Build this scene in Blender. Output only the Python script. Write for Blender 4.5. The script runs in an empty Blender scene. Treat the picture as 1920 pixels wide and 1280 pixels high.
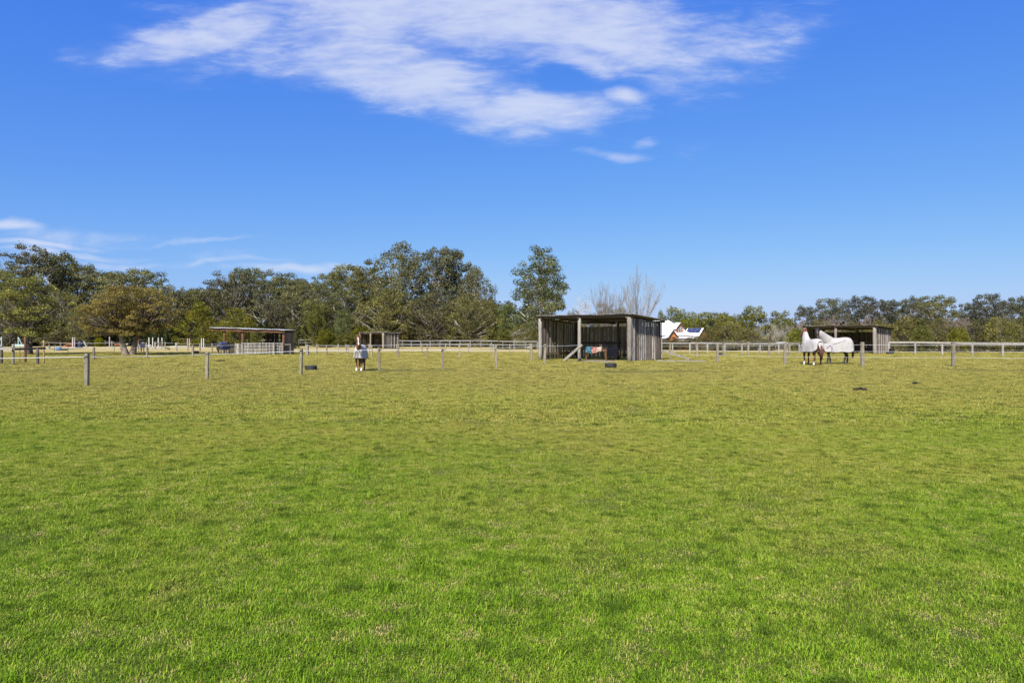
import bpy, math, random
import numpy as np
from mathutils import Vector, Matrix

scene = bpy.context.scene
col = scene.collection
R = math.radians

# ------------------------------------------------------------------ camera, light, exposure
EYE = 1.7
cam_d = bpy.data.cameras.new('camera')
cam_d.lens = 24.0
cam_d.sensor_width = 36.0
cam_d.shift_y = -10.0 / 1920.0
cam_d.clip_start = 0.1
cam_d.clip_end = 8000.0
cam = bpy.data.objects.new('camera', cam_d)
cam.location = (0, 0, EYE)
cam.rotation_euler = (R(90), 0, 0)
col.objects.link(cam)
scene.camera = cam

SUN_EL, SUN_AZ = R(43), R(20)          # shadows fall away from the camera, 20 degrees to the right
sun_dir = Vector((-math.sin(SUN_AZ) * math.cos(SUN_EL), -math.cos(SUN_AZ) * math.cos(SUN_EL), math.sin(SUN_EL)))
sl = bpy.data.lights.new('sun', 'SUN')
sl.energy = 4.4
sl.angle = R(0.5)
sl.color = (1.0, 0.955, 0.88)
so = bpy.data.objects.new('sun', sl)
so.rotation_euler = (-sun_dir).to_track_quat('-Z', 'Y').to_euler()
so.location = (-40, -60, 80)
col.objects.link(so)

scene.view_settings.view_transform = 'Standard'
scene.view_settings.look = 'None'
scene.view_settings.exposure = 0.8
scene.view_settings.gamma = 1.0
scene.view_settings.use_curve_mapping = False
scene.cycles.max_bounces = 5
scene.cycles.diffuse_bounces = 3
scene.cycles.glossy_bounces = 2
scene.cycles.transmission_bounces = 3
scene.cycles.transparent_max_bounces = 4
scene.cycles.use_adaptive_sampling = True
scene.cycles.adaptive_threshold = 0.02

SKY_STRENGTH = 0.11


class NT:
    """tiny helper to write shader graphs as expressions"""
    def __init__(self, tree):
        self.t = tree
        self.n = tree.nodes
        self.l = tree.links

    def new(self, typ, **kw):
        nd = self.n.new(typ)
        for k, v in kw.items():
            setattr(nd, k, v)
        return nd

    def put(self, sock, v):
        if isinstance(v, bpy.types.NodeSocket):
            self.l.new(v, sock)
        else:
            sock.default_value = v

    def m(self, op, a, b=0.0, c=None, clamp=False):
        nd = self.new('ShaderNodeMath', operation=op, use_clamp=clamp)
        self.put(nd.inputs[0], a)
        self.put(nd.inputs[1], b)
        if c is not None:
            self.put(nd.inputs[2], c)
        return nd.outputs[0]

    def sstep(self, x, lo, hi, a=0.0, b=1.0, kind='SMOOTHSTEP'):
        nd = self.new('ShaderNodeMapRange', interpolation_type=kind)
        self.put(nd.inputs[0], x)
        for i, v in zip((1, 2, 3, 4), (lo, hi, a, b)):
            self.put(nd.inputs[i], v)
        return nd.outputs[0]

    def mix(self, f, a, b, blend='MIX'):
        nd = self.new('ShaderNodeMix', data_type='RGBA', blend_type=blend)
        self.put(nd.inputs[0], f)
        for s, v in ((nd.inputs[6], a), (nd.inputs[7], b)):
            if isinstance(v, tuple) and len(v) == 3:
                v = v + (1.0,)
            self.put(s, v)
        return nd.outputs[2]

    def noise(self, vec, scale, detail=3.0, rough=0.55, dist=0.0):
        nd = self.new('ShaderNodeTexNoise')
        if vec is not None:
            self.l.new(vec, nd.inputs['Vector'])
        nd.inputs['Scale'].default_value = scale
        nd.inputs['Detail'].default_value = detail
        nd.inputs['Roughness'].default_value = rough
        nd.inputs['Distortion'].default_value = dist
        return nd.outputs['Fac']

    def mapping(self, vec, loc=(0, 0, 0), rot=(0, 0, 0), scale=(1, 1, 1)):
        nd = self.new('ShaderNodeMapping')
        self.l.new(vec, nd.inputs[0])
        nd.inputs[1].default_value = loc
        nd.inputs[2].default_value = rot
        nd.inputs[3].default_value = scale
        return nd.outputs[0]

    def attr(self, name, out='Fac'):
        nd = self.new('ShaderNodeAttribute', attribute_name=name)
        return nd.outputs[out]


def make_world():
    w = bpy.data.worlds.new('World')
    scene.world = w
    w.use_nodes = True
    w.node_tree.nodes.clear()
    g = NT(w.node_tree)
    sky = g.new('ShaderNodeTexSky', sky_type='NISHITA')
    sky.sun_disc = False
    sky.sun_elevation = SUN_EL
    sky.sun_rotation = math.pi + SUN_AZ
    sky.altitude = 0.0
    sky.air_density = 1.0
    sky.dust_density = 0.6
    sky.ozone_density = 3.0
    # colour balance of the sky, channel by channel
    sc = g.new('ShaderNodeSeparateColor')
    g.l.new(sky.outputs[0], sc.inputs[0])
    cc = g.new('ShaderNodeCombineColor')
    K = SKY_STRENGTH * 2 ** 0.8
    for i, (k, p) in enumerate(((0.364, 1.15), (0.474, 0.79), (0.87, 0.20))):
        g.l.new(g.m('MULTIPLY', g.m('POWER', g.m('MULTIPLY', sc.outputs[i], K), p), k / K), cc.inputs[i])
    base = cc.outputs[0]
    # clouds, laid out by compass bearing and elevation
    tc = g.new('ShaderNodeTexCoord').outputs['Generated']
    sp = g.new('ShaderNodeSeparateXYZ')
    g.l.new(tc, sp.inputs[0])
    x, y, z = sp.outputs
    ys = g.m('MAXIMUM', y, 0.08)
    u = g.m('DIVIDE', x, ys)
    v = g.m('DIVIDE', z, ys)
    cmb = g.new('ShaderNodeCombineXYZ')
    g.l.new(u, cmb.inputs[0])
    g.l.new(v, cmb.inputs[1])
    uv = cmb.outputs[0]
    wn = g.new('ShaderNodeTexNoise')
    g.l.new(uv, wn.inputs['Vector'])
    wn.inputs['Scale'].default_value = 5.0
    wn.inputs['Detail'].default_value = 3.0
    wsp = g.new('ShaderNodeSeparateColor')
    g.l.new(wn.outputs['Color'], wsp.inputs[0])
    uu = g.m('ADD', u, g.m('MULTIPLY', g.m('SUBTRACT', wsp.outputs[0], 0.5), 0.16))
    vv = g.m('ADD', v, g.m('MULTIPLY', g.m('SUBTRACT', wsp.outputs[1], 0.5), 0.075))

    def blob(px, py, rx, ry, rot=0.0, wgt=1.0):
        cu, cv = (px - 960) / 1280, (630 - py) / 1280
        du = g.m('SUBTRACT', uu, cu)
        dv = g.m('SUBTRACT', vv, cv)
        c, s = math.cos(R(rot)), math.sin(R(rot))
        a = g.m('ADD', g.m('MULTIPLY', du, c * 1280 / rx), g.m('MULTIPLY', dv, s * 1280 / rx))
        b = g.m('ADD', g.m('MULTIPLY', du, -s * 1280 / ry), g.m('MULTIPLY', dv, c * 1280 / ry))
        r = g.m('SQRT', g.m('ADD', g.m('MULTIPLY', a, a), g.m('MULTIPLY', b, b)))
        return g.m('MULTIPLY', g.sstep(r, 0.0, 1.3, 1.0, 0.0), wgt)

    def union(bs):
        o = bs[0]
        for b in bs[1:]:
            o = g.m('MAXIMUM', o, b)
        return o
    big = union([blob(880, 10, 560, 140, -4, 1.0), blob(380, 60, 300, 66, 10, 0.8),
                 blob(760, 150, 420, 85, -13, 0.92), blob(980, 205, 230, 58, 2, 1.0),
                 blob(1130, 60, 260, 110, 6, 1.0), blob(1340, 90, 270, 120, 14, 0.5), blob(600, 60, 520, 120, 0, 0.6)])
    hole = blob(1045, 145, 62, 34, -12, 1.0)
    big = g.m('MULTIPLY', big, g.m('SUBTRACT', 1.0, hole))
    small = union([blob(1156, 175, 46, 30, -14, 1.0), blob(1130, 288, 95, 17, -6, 0.62),
                   blob(1190, 268, 40, 14, 0, 0.55), blob(1280, 290, 90, 50, 20, 0.30),
                   blob(35, 418, 100, 22, -2, 1.0), blob(60, 456, 200, 11, 0, 0.8),
                   blob(220, 482, 150, 13, 1, 0.72), blob(560, 500, 210, 16, 1, 0.8),
                   blob(650, 494, 70, 14, 0, 0.9), blob(300, 448, 260, 10, 1, 0.6), blob(150, 470, 260, 12, 1, 0.7), blob(430, 486, 220, 11, 0, 0.65), blob(300, 480, 480, 42, 0, 0.42), blob(120, 440, 300, 40, 0, 0.45)])
    st1 = g.noise(g.mapping(uv, (0, 0, 0), (0, 0, R(-18)), (5.0, 17.0, 1)), 2.0, 9.0, 0.60, 0.5)
    st2 = g.noise(g.mapping(uv, (3.1, 1.7, 0), (0, 0, R(6)), (3.0, 7.0, 1)), 1.6, 8.0, 0.58, 0.3)
    st = g.m('ADD', g.m('MULTIPLY', st1, 0.6), g.m('MULTIPLY', st2, 0.4))
    stc = g.m('SUBTRACT', st, 0.5)
    st3 = g.noise(g.mapping(uv, (1.3, 5.2, 0), (0, 0, R(-24)), (6.0, 26.0, 1)), 3.0, 8.0, 0.62, 0.4)
    fine = g.m('SUBTRACT', st3, 0.5)
    veil = g.m('MULTIPLY', g.sstep(g.m('ADD', big, g.m('MULTIPLY', stc, 1.5)), 0.05, 1.0), 0.62)
    d1 = g.sstep(g.m('ADD', big, g.m('ADD', g.m('MULTIPLY', stc, 2.6), g.m('MULTIPLY', fine, 1.5))), 0.15, 1.35)
    d1 = g.m('ADD', veil, g.m('MULTIPLY', d1, g.m('SUBTRACT', 1.0, veil)))
    d1 = g.m('MULTIPLY', d1, g.sstep(big, 0.0, 0.42))
    d2 = g.sstep(g.m('ADD', small, g.m('MULTIPLY', stc, 2.2)), 0.15, 1.2)
    d2 = g.m('MULTIPLY', d2, g.sstep(small, 0.0, 0.45))
    d = g.m('MAXIMUM', g.m('MULTIPLY', d1, 0.77), g.m('MULTIPLY', d2, 0.80))
    d = g.m('MULTIPLY', d, g.sstep(y, 0.08, 0.25))
    # unseen cloud overhead and behind the camera, added to whiten the fill light
    zs = g.m('MAXIMUM', z, 0.2)
    c2 = g.new('ShaderNodeCombineXYZ')
    g.l.new(g.m('DIVIDE', x, zs), c2.inputs[0])
    g.l.new(g.m('DIVIDE', y, zs), c2.inputs[1])
    on = g.noise(g.mapping(c2.outputs[0], (7, 2, 0), (0, 0, R(20)), (1.2, 2.6, 1)), 1.1, 6.0, 0.6, 0.4)
    over = g.m('MULTIPLY', g.sstep(on, 0.36, 0.62, 0.0, 0.75), g.sstep(z, 0.28, 0.62))
    over = g.m('MULTIPLY', over, g.sstep(g.m('SUBTRACT', g.m('MULTIPLY', y, 0.5), z), -0.30, -0.12, 1.0, 0.0))
    d = g.m('MAXIMUM', d, over)
    cl = tuple(c / K for c in (0.74, 0.79, 0.94))
    fin = g.mix(d, base, cl)
    bg = g.new('ShaderNodeBackground')
    g.l.new(fin, bg.inputs[0])
    bg.inputs[1].default_value = SKY_STRENGTH
    out = g.new('ShaderNodeOutputWorld')
    g.l.new(bg.outputs[0], out.inputs[0])


make_world()

# ------------------------------------------------------------------ helpers
def sm(a, b, x):
    t = min(1.0, max(0.0, (x - a) / (b - a)))
    return t * t * (3 - 2 * t)


def terrain(x, y):
    z = -2.2 * sm(84, 125, y) * sm(0, 26, x)
    z += 0.035 * math.sin(x * 0.61 + 1.3) * math.sin(y * 0.47 + 0.4) + 0.03 * math.sin(x * 0.23 - y * 0.31)
    return z * 1.0


def PX(px, Y):
    return (px - 960.0) / 1280.0 * Y


def PZ(py, Y):
    return EYE + (630.0 - py) / 1280.0 * Y


def YB(py):
    return EYE * 1280.0 / (py - 630.0)


def G(px, Y, dz=0.0):
    x = PX(px, Y)
    return Vector((x, Y, terrain(x, Y) + dz))


def tag(o, label=None, cat=None, group=None, kind=None):
    if label:
        o['label'] = label
    if cat:
        o['category'] = cat
    if group:
        o['group'] = group
    if kind:
        o['kind'] = kind
    return o


def empty(name, loc, rz=0.0, label=None, cat=None, group=None):
    o = bpy.data.objects.new(name, None)
    o.empty_display_size = 0.3
    o.location = loc
    o.rotation_euler = (0, 0, rz)
    col.objects.link(o)
    return tag(o, label, cat, group)


def copy_tree(o, parent=None):
    c = o.copy()
    col.objects.link(c)
    if parent is not None:
        c.parent = parent
    for ch in list(o.children):
        copy_tree(ch, c)
    return c


class MB:
    """collects shapes (with a tint value per shape) and links them as ONE mesh object"""
    def __init__(self, seed=0):
        self.v, self.f, self.t = [], [], []
        self.rng = random.Random(seed)

    def add(self, vs, fs, tint=None):
        if tint is None:
            tint = self.rng.random()
        b = len(self.v)
        self.v += [tuple(p) for p in vs]
        self.f += [tuple(i + b for i in q) for q in fs]
        self.t += [tint] * len(vs)

    def box(self, c, s, rz=0.0, tint=None, taper=1.0):
        x, y, z = c
        a, b, h = s[0] / 2, s[1] / 2, s[2] / 2
        vs = []
        ca, sa = math.cos(rz), math.sin(rz)
        for dz in (-h, h):
            k = taper if dz > 0 else 1.0
            for dx, dy in ((-a, -b), (a, -b), (a, b), (-a, b)):
                dx, dy = dx * k, dy * k
                vs.append((x + dx * ca - dy * sa, y + dx * sa + dy * ca, z + dz))
        self.add(vs, [(0, 3, 2, 1), (4, 5, 6, 7), (0, 1, 5, 4), (1, 2, 6, 5), (2, 3, 7, 6), (3, 0, 4, 7)], tint)

    def bar(self, p0, p1, w, h, tint=None, up=(0, 0, 1)):
        p0, p1 = Vector(p0), Vector(p1)
        d = (p1 - p0).normalized()
        u = Vector(up)
        if abs(d.dot(u)) > 0.98:
            u = Vector((0, 1, 0))
        s = d.cross(u).normalized() * (w / 2)
        n = s.cross(d).normalized() * (h / 2)
        vs = [p0 - s - n, p0 + s - n, p0 + s + n, p0 - s + n, p1 - s - n, p1 + s - n, p1 + s + n, p1 - s + n]
        self.add(vs, [(0, 1, 2, 3), (7, 6, 5, 4), (0, 4, 5, 1), (1, 5, 6, 2), (2, 6, 7, 3), (3, 7, 4, 0)], tint)

    def tube(self, pts, radii, sides=6, tint=None, cap=True):
        pts = [Vector(p) for p in pts]
        n = len(pts)
        if not hasattr(radii, '__len__'):
            radii = [radii] * n
        vs, fs = [], []
        ref = Vector((0.31, 0.95, 0.05)).normalized()
        for i in range(n):
            d = (pts[min(i + 1, n - 1)] - pts[max(i - 1, 0)]).normalized()
            r0 = ref if abs(d.dot(ref)) < 0.95 else Vector((1, 0, 0))
            a = d.cross(r0).normalized()
            b = d.cross(a)
            for k in range(sides):
                t = 2 * math.pi * k / sides
                vs.append(pts[i] + (a * math.cos(t) + b * math.sin(t)) * radii[i])
        for i in range(n - 1):
            for k in range(sides):
                k2 = (k + 1) % sides
                fs.append((i * sides + k, i * sides + k2, (i + 1) * sides + k2, (i + 1) * sides + k))
        if cap:
            fs.append(tuple(range(sides - 1, -1, -1)))
            fs.append(tuple((n - 1) * sides + k for k in range(sides)))
        self.add(vs, fs, tint)

    def lathe(self, prof, seg=24, c=(0, 0, 0), tint=None):
        vs, fs = [], []
        n = len(prof)
        for k in range(seg):
            t = 2 * math.pi * k / seg
            for r, z in prof:
                vs.append((c[0] + r * math.cos(t), c[1] + r * math.sin(t), c[2] + z))
        for k in range(seg):
            k2 = (k + 1) % seg
            for i in range(n - 1):
                fs.append((k * n + i, k2 * n + i, k2 * n + i + 1, k * n + i + 1))
        self.add(vs, fs, tint)

    def build(self, name, mat, parent=None, smooth=False, bevel=0.0):
        me = bpy.data.meshes.new(name)
        me.from_pydata(self.v, [], self.f)
        at = me.attributes.new('tint', 'FLOAT', 'POINT')
        at.data.foreach_set('value', self.t)
        me.materials.append(mat)
        if smooth:
            me.polygons.foreach_set('use_smooth', [True] * len(me.polygons))
        me.update()
        o = bpy.data.objects.new(name, me)
        col.objects.link(o)
        if parent is not None:
            o.parent = parent
        if bevel > 0:
            b = o.modifiers.new('bevel', 'BEVEL')
            b.width = bevel
            b.segments = 2
            b.limit_method = 'ANGLE'
        return o


# ------------------------------------------------------------------ materials
def new_mat(name):
    m = bpy.data.materials.new(name)
    m.use_nodes = True
    g = NT(m.node_tree)
    bsdf = next(n for n in g.n if n.type == 'BSDF_PRINCIPLED')
    return m, g, bsdf


def plain(name, c, rough=0.7, metal=0.0, var=0.25, scale=6.0, bump=0.0):
    m, g, b = new_mat(name)
    tc = g.new('ShaderNodeTexCoord').outputs['Object']
    n = g.noise(tc, scale, 4.0)
    k = tuple(max(0.0, x * (1 - var)) for x in c)
    k2 = tuple(min(1.0, x * (1 + var)) for x in c)
    g.l.new(g.mix(g.sstep(n, 0.3, 0.7), k, k2), b.inputs['Base Color'])
    b.inputs['Roughness'].default_value = rough
    b.inputs['Metallic'].default_value = metal
    if bump:
        bp = g.new('ShaderNodeBump')
        bp.inputs['Strength'].default_value = bump
        bp.inputs['Distance'].default_value = 0.02
        g.l.new(n, bp.inputs['Height'])
        g.l.new(bp.outputs[0], b.inputs['Normal'])
    return m


def wood(name, c_dark, c_mid, c_light, grain=(9, 9, 0.9)):
    m, g, b = new_mat(name)
    tc = g.new('ShaderNodeTexCoord').outputs['Object']
    t = g.attr('tint')
    cb = g.new('ShaderNodeCombineXYZ')
    g.l.new(g.m('MULTIPLY', t, 17.0), cb.inputs[0])
    g.l.new(g.m('MULTIPLY', t, 9.0), cb.inputs[2])
    va = g.new('ShaderNodeVectorMath', operation='ADD')
    g.l.new(tc, va.inputs[0])
    g.l.new(cb.outputs[0], va.inputs[1])
    gr = g.noise(g.mapping(va.outputs[0], scale=grain), 3.0, 6.0, 0.7, 0.3)
    pat = g.noise(g.mapping(va.outputs[0], scale=(1, 1, 0.35)), 2.3, 4.0, 0.6)
    base = g.mix(g.sstep(t, 0.05, 0.95), c_mid, c_light)
    base = g.mix(g.sstep(gr, 0.42, 0.68, 0.0, 0.85), base, c_dark)
    base = g.mix(g.sstep(pat, 0.55, 0.75, 0.0, 0.5), base, c_dark)
    g.l.new(base, b.inputs['Base Color'])
    b.inputs['Roughness'].default_value = 0.85
    bp = g.new('ShaderNodeBump')
    bp.inputs['Strength'].default_value = 0.5
    bp.inputs['Distance'].default_value = 0.01
    g.l.new(gr, bp.inputs['Height'])
    g.l.new(bp.outputs[0], b.inputs['Normal'])
    return m


M = {}
M['board'] = wood('weathered_boards', (0.035, 0.025, 0.018), (0.10, 0.074, 0.055), (0.48, 0.44, 0.395))
M['board_shade'] = wood('shade_painted_old_boards', (0.02, 0.014, 0.010), (0.055, 0.040, 0.030), (0.11, 0.085, 0.065))  # shade inside the two darker shelters is put into this board colour
M['board_fill'] = wood('fill_lit_inner_boards', (0.075, 0.055, 0.042), (0.22, 0.18, 0.14), (0.36, 0.31, 0.255))  # back wall boards lightened in colour to stand in for fill light
M['board_dark'] = wood('brown_boards', (0.035, 0.024, 0.017), (0.10, 0.072, 0.052), (0.20, 0.155, 0.115))
M['post'] = wood('grey_post_timber', (0.07, 0.058, 0.04), (0.20, 0.168, 0.118), (0.31, 0.268, 0.195), (16, 16, 1.6))
M['post_pale'] = wood('pale_post_timber', (0.08, 0.067, 0.053), (0.23, 0.2, 0.165), (0.33, 0.295, 0.25), (12, 12, 1.4))
M['rail'] = wood('grey_rail_timber', (0.12, 0.108, 0.095), (0.27, 0.25, 0.22), (0.38, 0.355, 0.32), (2, 2, 8))
M['rail_far'] = wood('faded_rail_timber', (0.09, 0.085, 0.08), (0.18, 0.17, 0.16), (0.27, 0.26, 0.245), (2, 2, 8))
M['redwood'] = wood('red_brown_timber', (0.06, 0.025, 0.012), (0.14, 0.062, 0.03), (0.2, 0.10, 0.05))
M['orange_wood'] = wood('treated_orange_timber', (0.12, 0.06, 0.02), (0.32, 0.17, 0.06), (0.42, 0.25, 0.1))
M['tape'] = plain('white_tape', (0.62, 0.62, 0.60), 0.6, 0, 0.05)
M['wire'] = plain('grey_wire', (0.33, 0.33, 0.33), 0.5, 0.3, 0.05)
M['white'] = plain('white_paint', (0.42, 0.42, 0.41), 0.5, 0, 0.08)
M['pinkish'] = plain('faded_pink_paint', (0.36, 0.26, 0.265), 0.6, 0, 0.15)
M['pale_teal'] = plain('pale_teal_paint', (0.33, 0.42, 0.41), 0.6, 0, 0.15)
M['blue_plastic'] = plain('blue_plastic', (0.03, 0.13, 0.33), 0.45, 0, 0.15)
M['navy_plastic'] = plain('navy_plastic', (0.012, 0.02, 0.06), 0.5, 0, 0.2)
M['orange_paint'] = plain('orange_paint', (0.36, 0.12, 0.06), 0.6, 0, 0.2)
M['rubber'] = plain('black_rubber', (0.018, 0.019, 0.019), 0.75, 0, 0.35, 9)
M['dung'] = plain('dung', (0.03, 0.024, 0.014), 0.95, 0, 0.4, 14, 0.6)
M['steel'] = plain('galvanised_pipe', (0.30, 0.30, 0.295), 0.55, 0.2, 0.12)
M['black_mesh'] = plain('black_mesh', (0.012, 0.012, 0.014), 0.8, 0, 0.2)
M['brick'] = plain('orange_brick', (0.36, 0.13, 0.045), 0.85, 0, 0.18, 3)
M['roof_white'] = plain('white_roof_sheet', (0.80, 0.80, 0.80), 0.5, 0, 0.04, 1)
M['dark_trim'] = plain('dark_trim', (0.045, 0.037, 0.033), 0.7, 0, 0.2)
M['glass'] = plain('window_glass', (0.05, 0.07, 0.09), 0.08, 0, 0.3, 2)
M['solar'] = plain('solar_cell', (0.035, 0.042, 0.10), 0.3, 0.0, 0.2, 2)
M['cream'] = plain('cream_wall', (0.52, 0.48, 0.42), 0.8, 0, 0.1)
M['grey_roof'] = plain('pale_grey_roof', (0.40, 0.40, 0.39), 0.6, 0.1, 0.15)


def roof_mat():
    m, g, b = new_mat('rusty_roof_sheet')
    tc = g.new('ShaderNodeTexCoord').outputs['Object']
    n = g.noise(tc, 1.3, 5.0, 0.65)
    n2 = g.noise(g.mapping(tc, scale=(6, 0.6, 1)), 1.5, 4.0)
    c = g.mix(g.sstep(n, 0.42, 0.62), (0.30, 0.30, 0.29), (0.16, 0.115, 0.08))
    c = g.mix(g.sstep(n2, 0.5, 0.7, 0, 0.6), c, (0.10, 0.075, 0.06))
    g.l.new(c, b.inputs['Base Color'])
    b.inputs['Roughness'].default_value = 0.6
    b.inputs['Metallic'].default_value = 0.15
    return m


M['roof'] = roof_mat()
M['bark_dark'] = wood('dark_bark', (0.025, 0.02, 0.016), (0.075, 0.06, 0.047), (0.13, 0.105, 0.082), (3, 3, 0.7))
M['bark_pale'] = wood('pale_gum_bark', (0.15, 0.125, 0.10), (0.40, 0.36, 0.31), (0.56, 0.52, 0.46), (2, 2, 0.4))
M['bark_mid'] = wood('brown_bark', (0.055, 0.04, 0.03), (0.155, 0.115, 0.085), (0.25, 0.2, 0.155), (3, 3, 0.7))
M['bark_twig'] = wood('grey_twig_bark', (0.07, 0.064, 0.058), (0.17, 0.155, 0.14), (0.26, 0.24, 0.22), (3, 3, 0.7))
M['bark_pink'] = wood('pinkish_twig_bark', (0.13, 0.10, 0.08), (0.27, 0.21, 0.175), (0.36, 0.29, 0.25), (3, 3, 0.7))


def leaf_mat(name, dark, mid, light, transl=0.35):
    m, g, b = new_mat(name)
    t = g.attr('tint')
    rnd = g.new('ShaderNodeObjectInfo').outputs['Random']
    c = g.mix(g.sstep(t, 0.0, 0.55), dark, mid)
    c = g.mix(g.sstep(t, 0.55, 1.0), c, light)
    hs = g.new('ShaderNodeHueSaturation')
    g.l.new(c, hs.inputs['Color'])
    g.l.new(g.sstep(rnd, 0, 1, 0.485, 0.512, 'LINEAR'), hs.inputs['Hue'])
    g.l.new(g.sstep(g.m('FRACT', g.m('MULTIPLY', rnd, 7.3)), 0, 1, 0.78, 1.25, 'LINEAR'), hs.inputs['Value'])
    g.l.new(g.sstep(g.m('FRACT', g.m('MULTIPLY', rnd, 3.7)), 0, 1, 0.85, 1.12, 'LINEAR'), hs.inputs['Saturation'])
    g.l.new(hs.outputs[0], b.inputs['Base Color'])
    b.inputs['Roughness'].default_value = 0.6
    b.inputs['Specular IOR Level'].default_value = 0.12
    tr = g.new('ShaderNodeBsdfTranslucent')
    g.l.new(hs.outputs[0], tr.inputs[0])
    mx = g.new('ShaderNodeMixShader')
    mx.inputs[0].default_value = transl
    g.l.new(b.outputs[0], mx.inputs[1])
    g.l.new(tr.outputs[0], mx.inputs[2])
    out = next(n for n in g.n if n.type == 'OUTPUT_MATERIAL')
    g.l.new(mx.outputs[0], out.inputs[0])
    return m


M['leaf_gum'] = leaf_mat('gum_leaves', (0.025, 0.029, 0.01), (0.143, 0.141, 0.05), (0.385, 0.36, 0.155))
M['leaf_far'] = leaf_mat('far_gum_leaves', (0.024, 0.03, 0.015), (0.1, 0.105, 0.058), (0.24, 0.23, 0.125))
M['leaf_orange'] = leaf_mat('bronze_leaves', (0.045, 0.037, 0.011), (0.205, 0.158, 0.042), (0.38, 0.3, 0.08))
M['leaf_yellow'] = leaf_mat('yellow_green_leaves', (0.035, 0.036, 0.012), (0.2, 0.19, 0.038), (0.5, 0.455, 0.075))
M['leaf_dense'] = leaf_mat('olive_leaves', (0.023, 0.027, 0.008), (0.152, 0.149, 0.046), (0.39, 0.36, 0.135))
M['leaf_cone'] = leaf_mat('deep_green_leaves', (0.023, 0.032, 0.009), (0.14, 0.16, 0.042), (0.4, 0.385, 0.115))
M['leaf_bright'] = leaf_mat('bright_green_leaves', (0.03, 0.037, 0.006), (0.17, 0.175, 0.022), (0.36, 0.335, 0.05))
M['leaf_hedge'] = leaf_mat('hedge_leaves', (0.028, 0.027, 0.009), (0.165, 0.15, 0.046), (0.4, 0.355, 0.135))
M['leaf_pine'] = leaf_mat('feathery_green_leaves', (0.03, 0.035, 0.008), (0.15, 0.15, 0.028), (0.3, 0.28, 0.055))
M['leaf_twig'] = leaf_mat('dry_pinkish_leaves', (0.12, 0.085, 0.06), (0.25, 0.18, 0.135), (0.36, 0.27, 0.2))
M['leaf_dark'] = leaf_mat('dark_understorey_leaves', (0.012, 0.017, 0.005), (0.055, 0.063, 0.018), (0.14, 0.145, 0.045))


# grass colour as a function of the place in the paddock, shared by the ground and the blades
def grass_color(g, var):
    pos = g.new('ShaderNodeNewGeometry').outputs['Position']
    sp = g.new('ShaderNodeSeparateXYZ')
    g.l.new(pos, sp.inputs[0])
    x, y, z = sp.outputs
    flat = g.mapping(pos, scale=(1, 1, 0))
    n1 = g.noise(flat, 0.12, 4.0, 0.6)
    n2 = g.noise(flat, 0.55, 4.0, 0.6)
    n3 = g.noise(flat, 2.3, 4.0, 0.65)
    yy = g.m('ADD', y, g.m('ADD', g.m('MULTIPLY', g.m('SUBTRACT', n1, 0.5), 26.0), g.m('MULTIPLY', g.m('SUBTRACT', n2, 0.5), 9.0)))
    c = g.mix(g.sstep(yy, 1, 16), (0.182, 0.322, 0.012), (0.345, 0.345, 0.052))
    c = g.mix(g.sstep(yy, 8, 32), c, (0.430, 0.355, 0.100))
    c = g.mix(g.sstep(g.m('ADD', y, g.m('MULTIPLY', g.m('SUBTRACT', n2, 0.5), 8.0)), 64, 78), c, (0.43, 0.33, 0.155))
    # dry straw and lush dark patches
    dry = g.sstep(g.m('ADD', g.m('MULTIPLY', n2, 0.55), g.m('MULTIPLY', n3, 0.45)), 0.50, 0.68, 0.0, 0.55)
    c = g.mix(g.m('MULTIPLY', dry, g.sstep(y, 2, 14, 0.35, 1.0)), c, (0.44, 0.345, 0.082))
    lush = g.sstep(g.m('ADD', g.m('MULTIPLY', n2, -0.5), g.m('MULTIPLY', n3, -0.5)), -0.46, -0.33, 0.0, 0.42)
    c = g.mix(lush, c, (0.115, 0.235, 0.011))
    # small tussocks, a hand wide: darker crowns and bleached ones
    n4 = g.noise(flat, 7.5, 3.0, 0.7)
    n4 = g.m('ADD', g.m('MULTIPLY', n4, 0.5), g.m('MULTIPLY', g.noise(flat, 17.0, 3.0, 0.7), 0.5))
    c = g.mix(g.sstep(n4, 0.38, 0.50, 0.75, 0.0), c, (0.110, 0.165, 0.014))
    c = g.mix(g.sstep(n4, 0.53, 0.64, 0.0, 0.6), c, (0.50, 0.46, 0.11))
    # blade to blade
    c = g.mix(g.sstep(var, 0.0, 0.38, 0.75, 0.0), c, (0.045, 0.085, 0.008))
    c = g.mix(g.sstep(var, 0.60, 0.86, 0.0, 0.55), c, (0.48, 0.50, 0.07))
    c = g.mix(g.sstep(var, 0.90, 1.0, 0.0, 0.8), c, (0.52, 0.42, 0.18))
    return c, (x, y, z), n2, n3, flat


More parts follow.
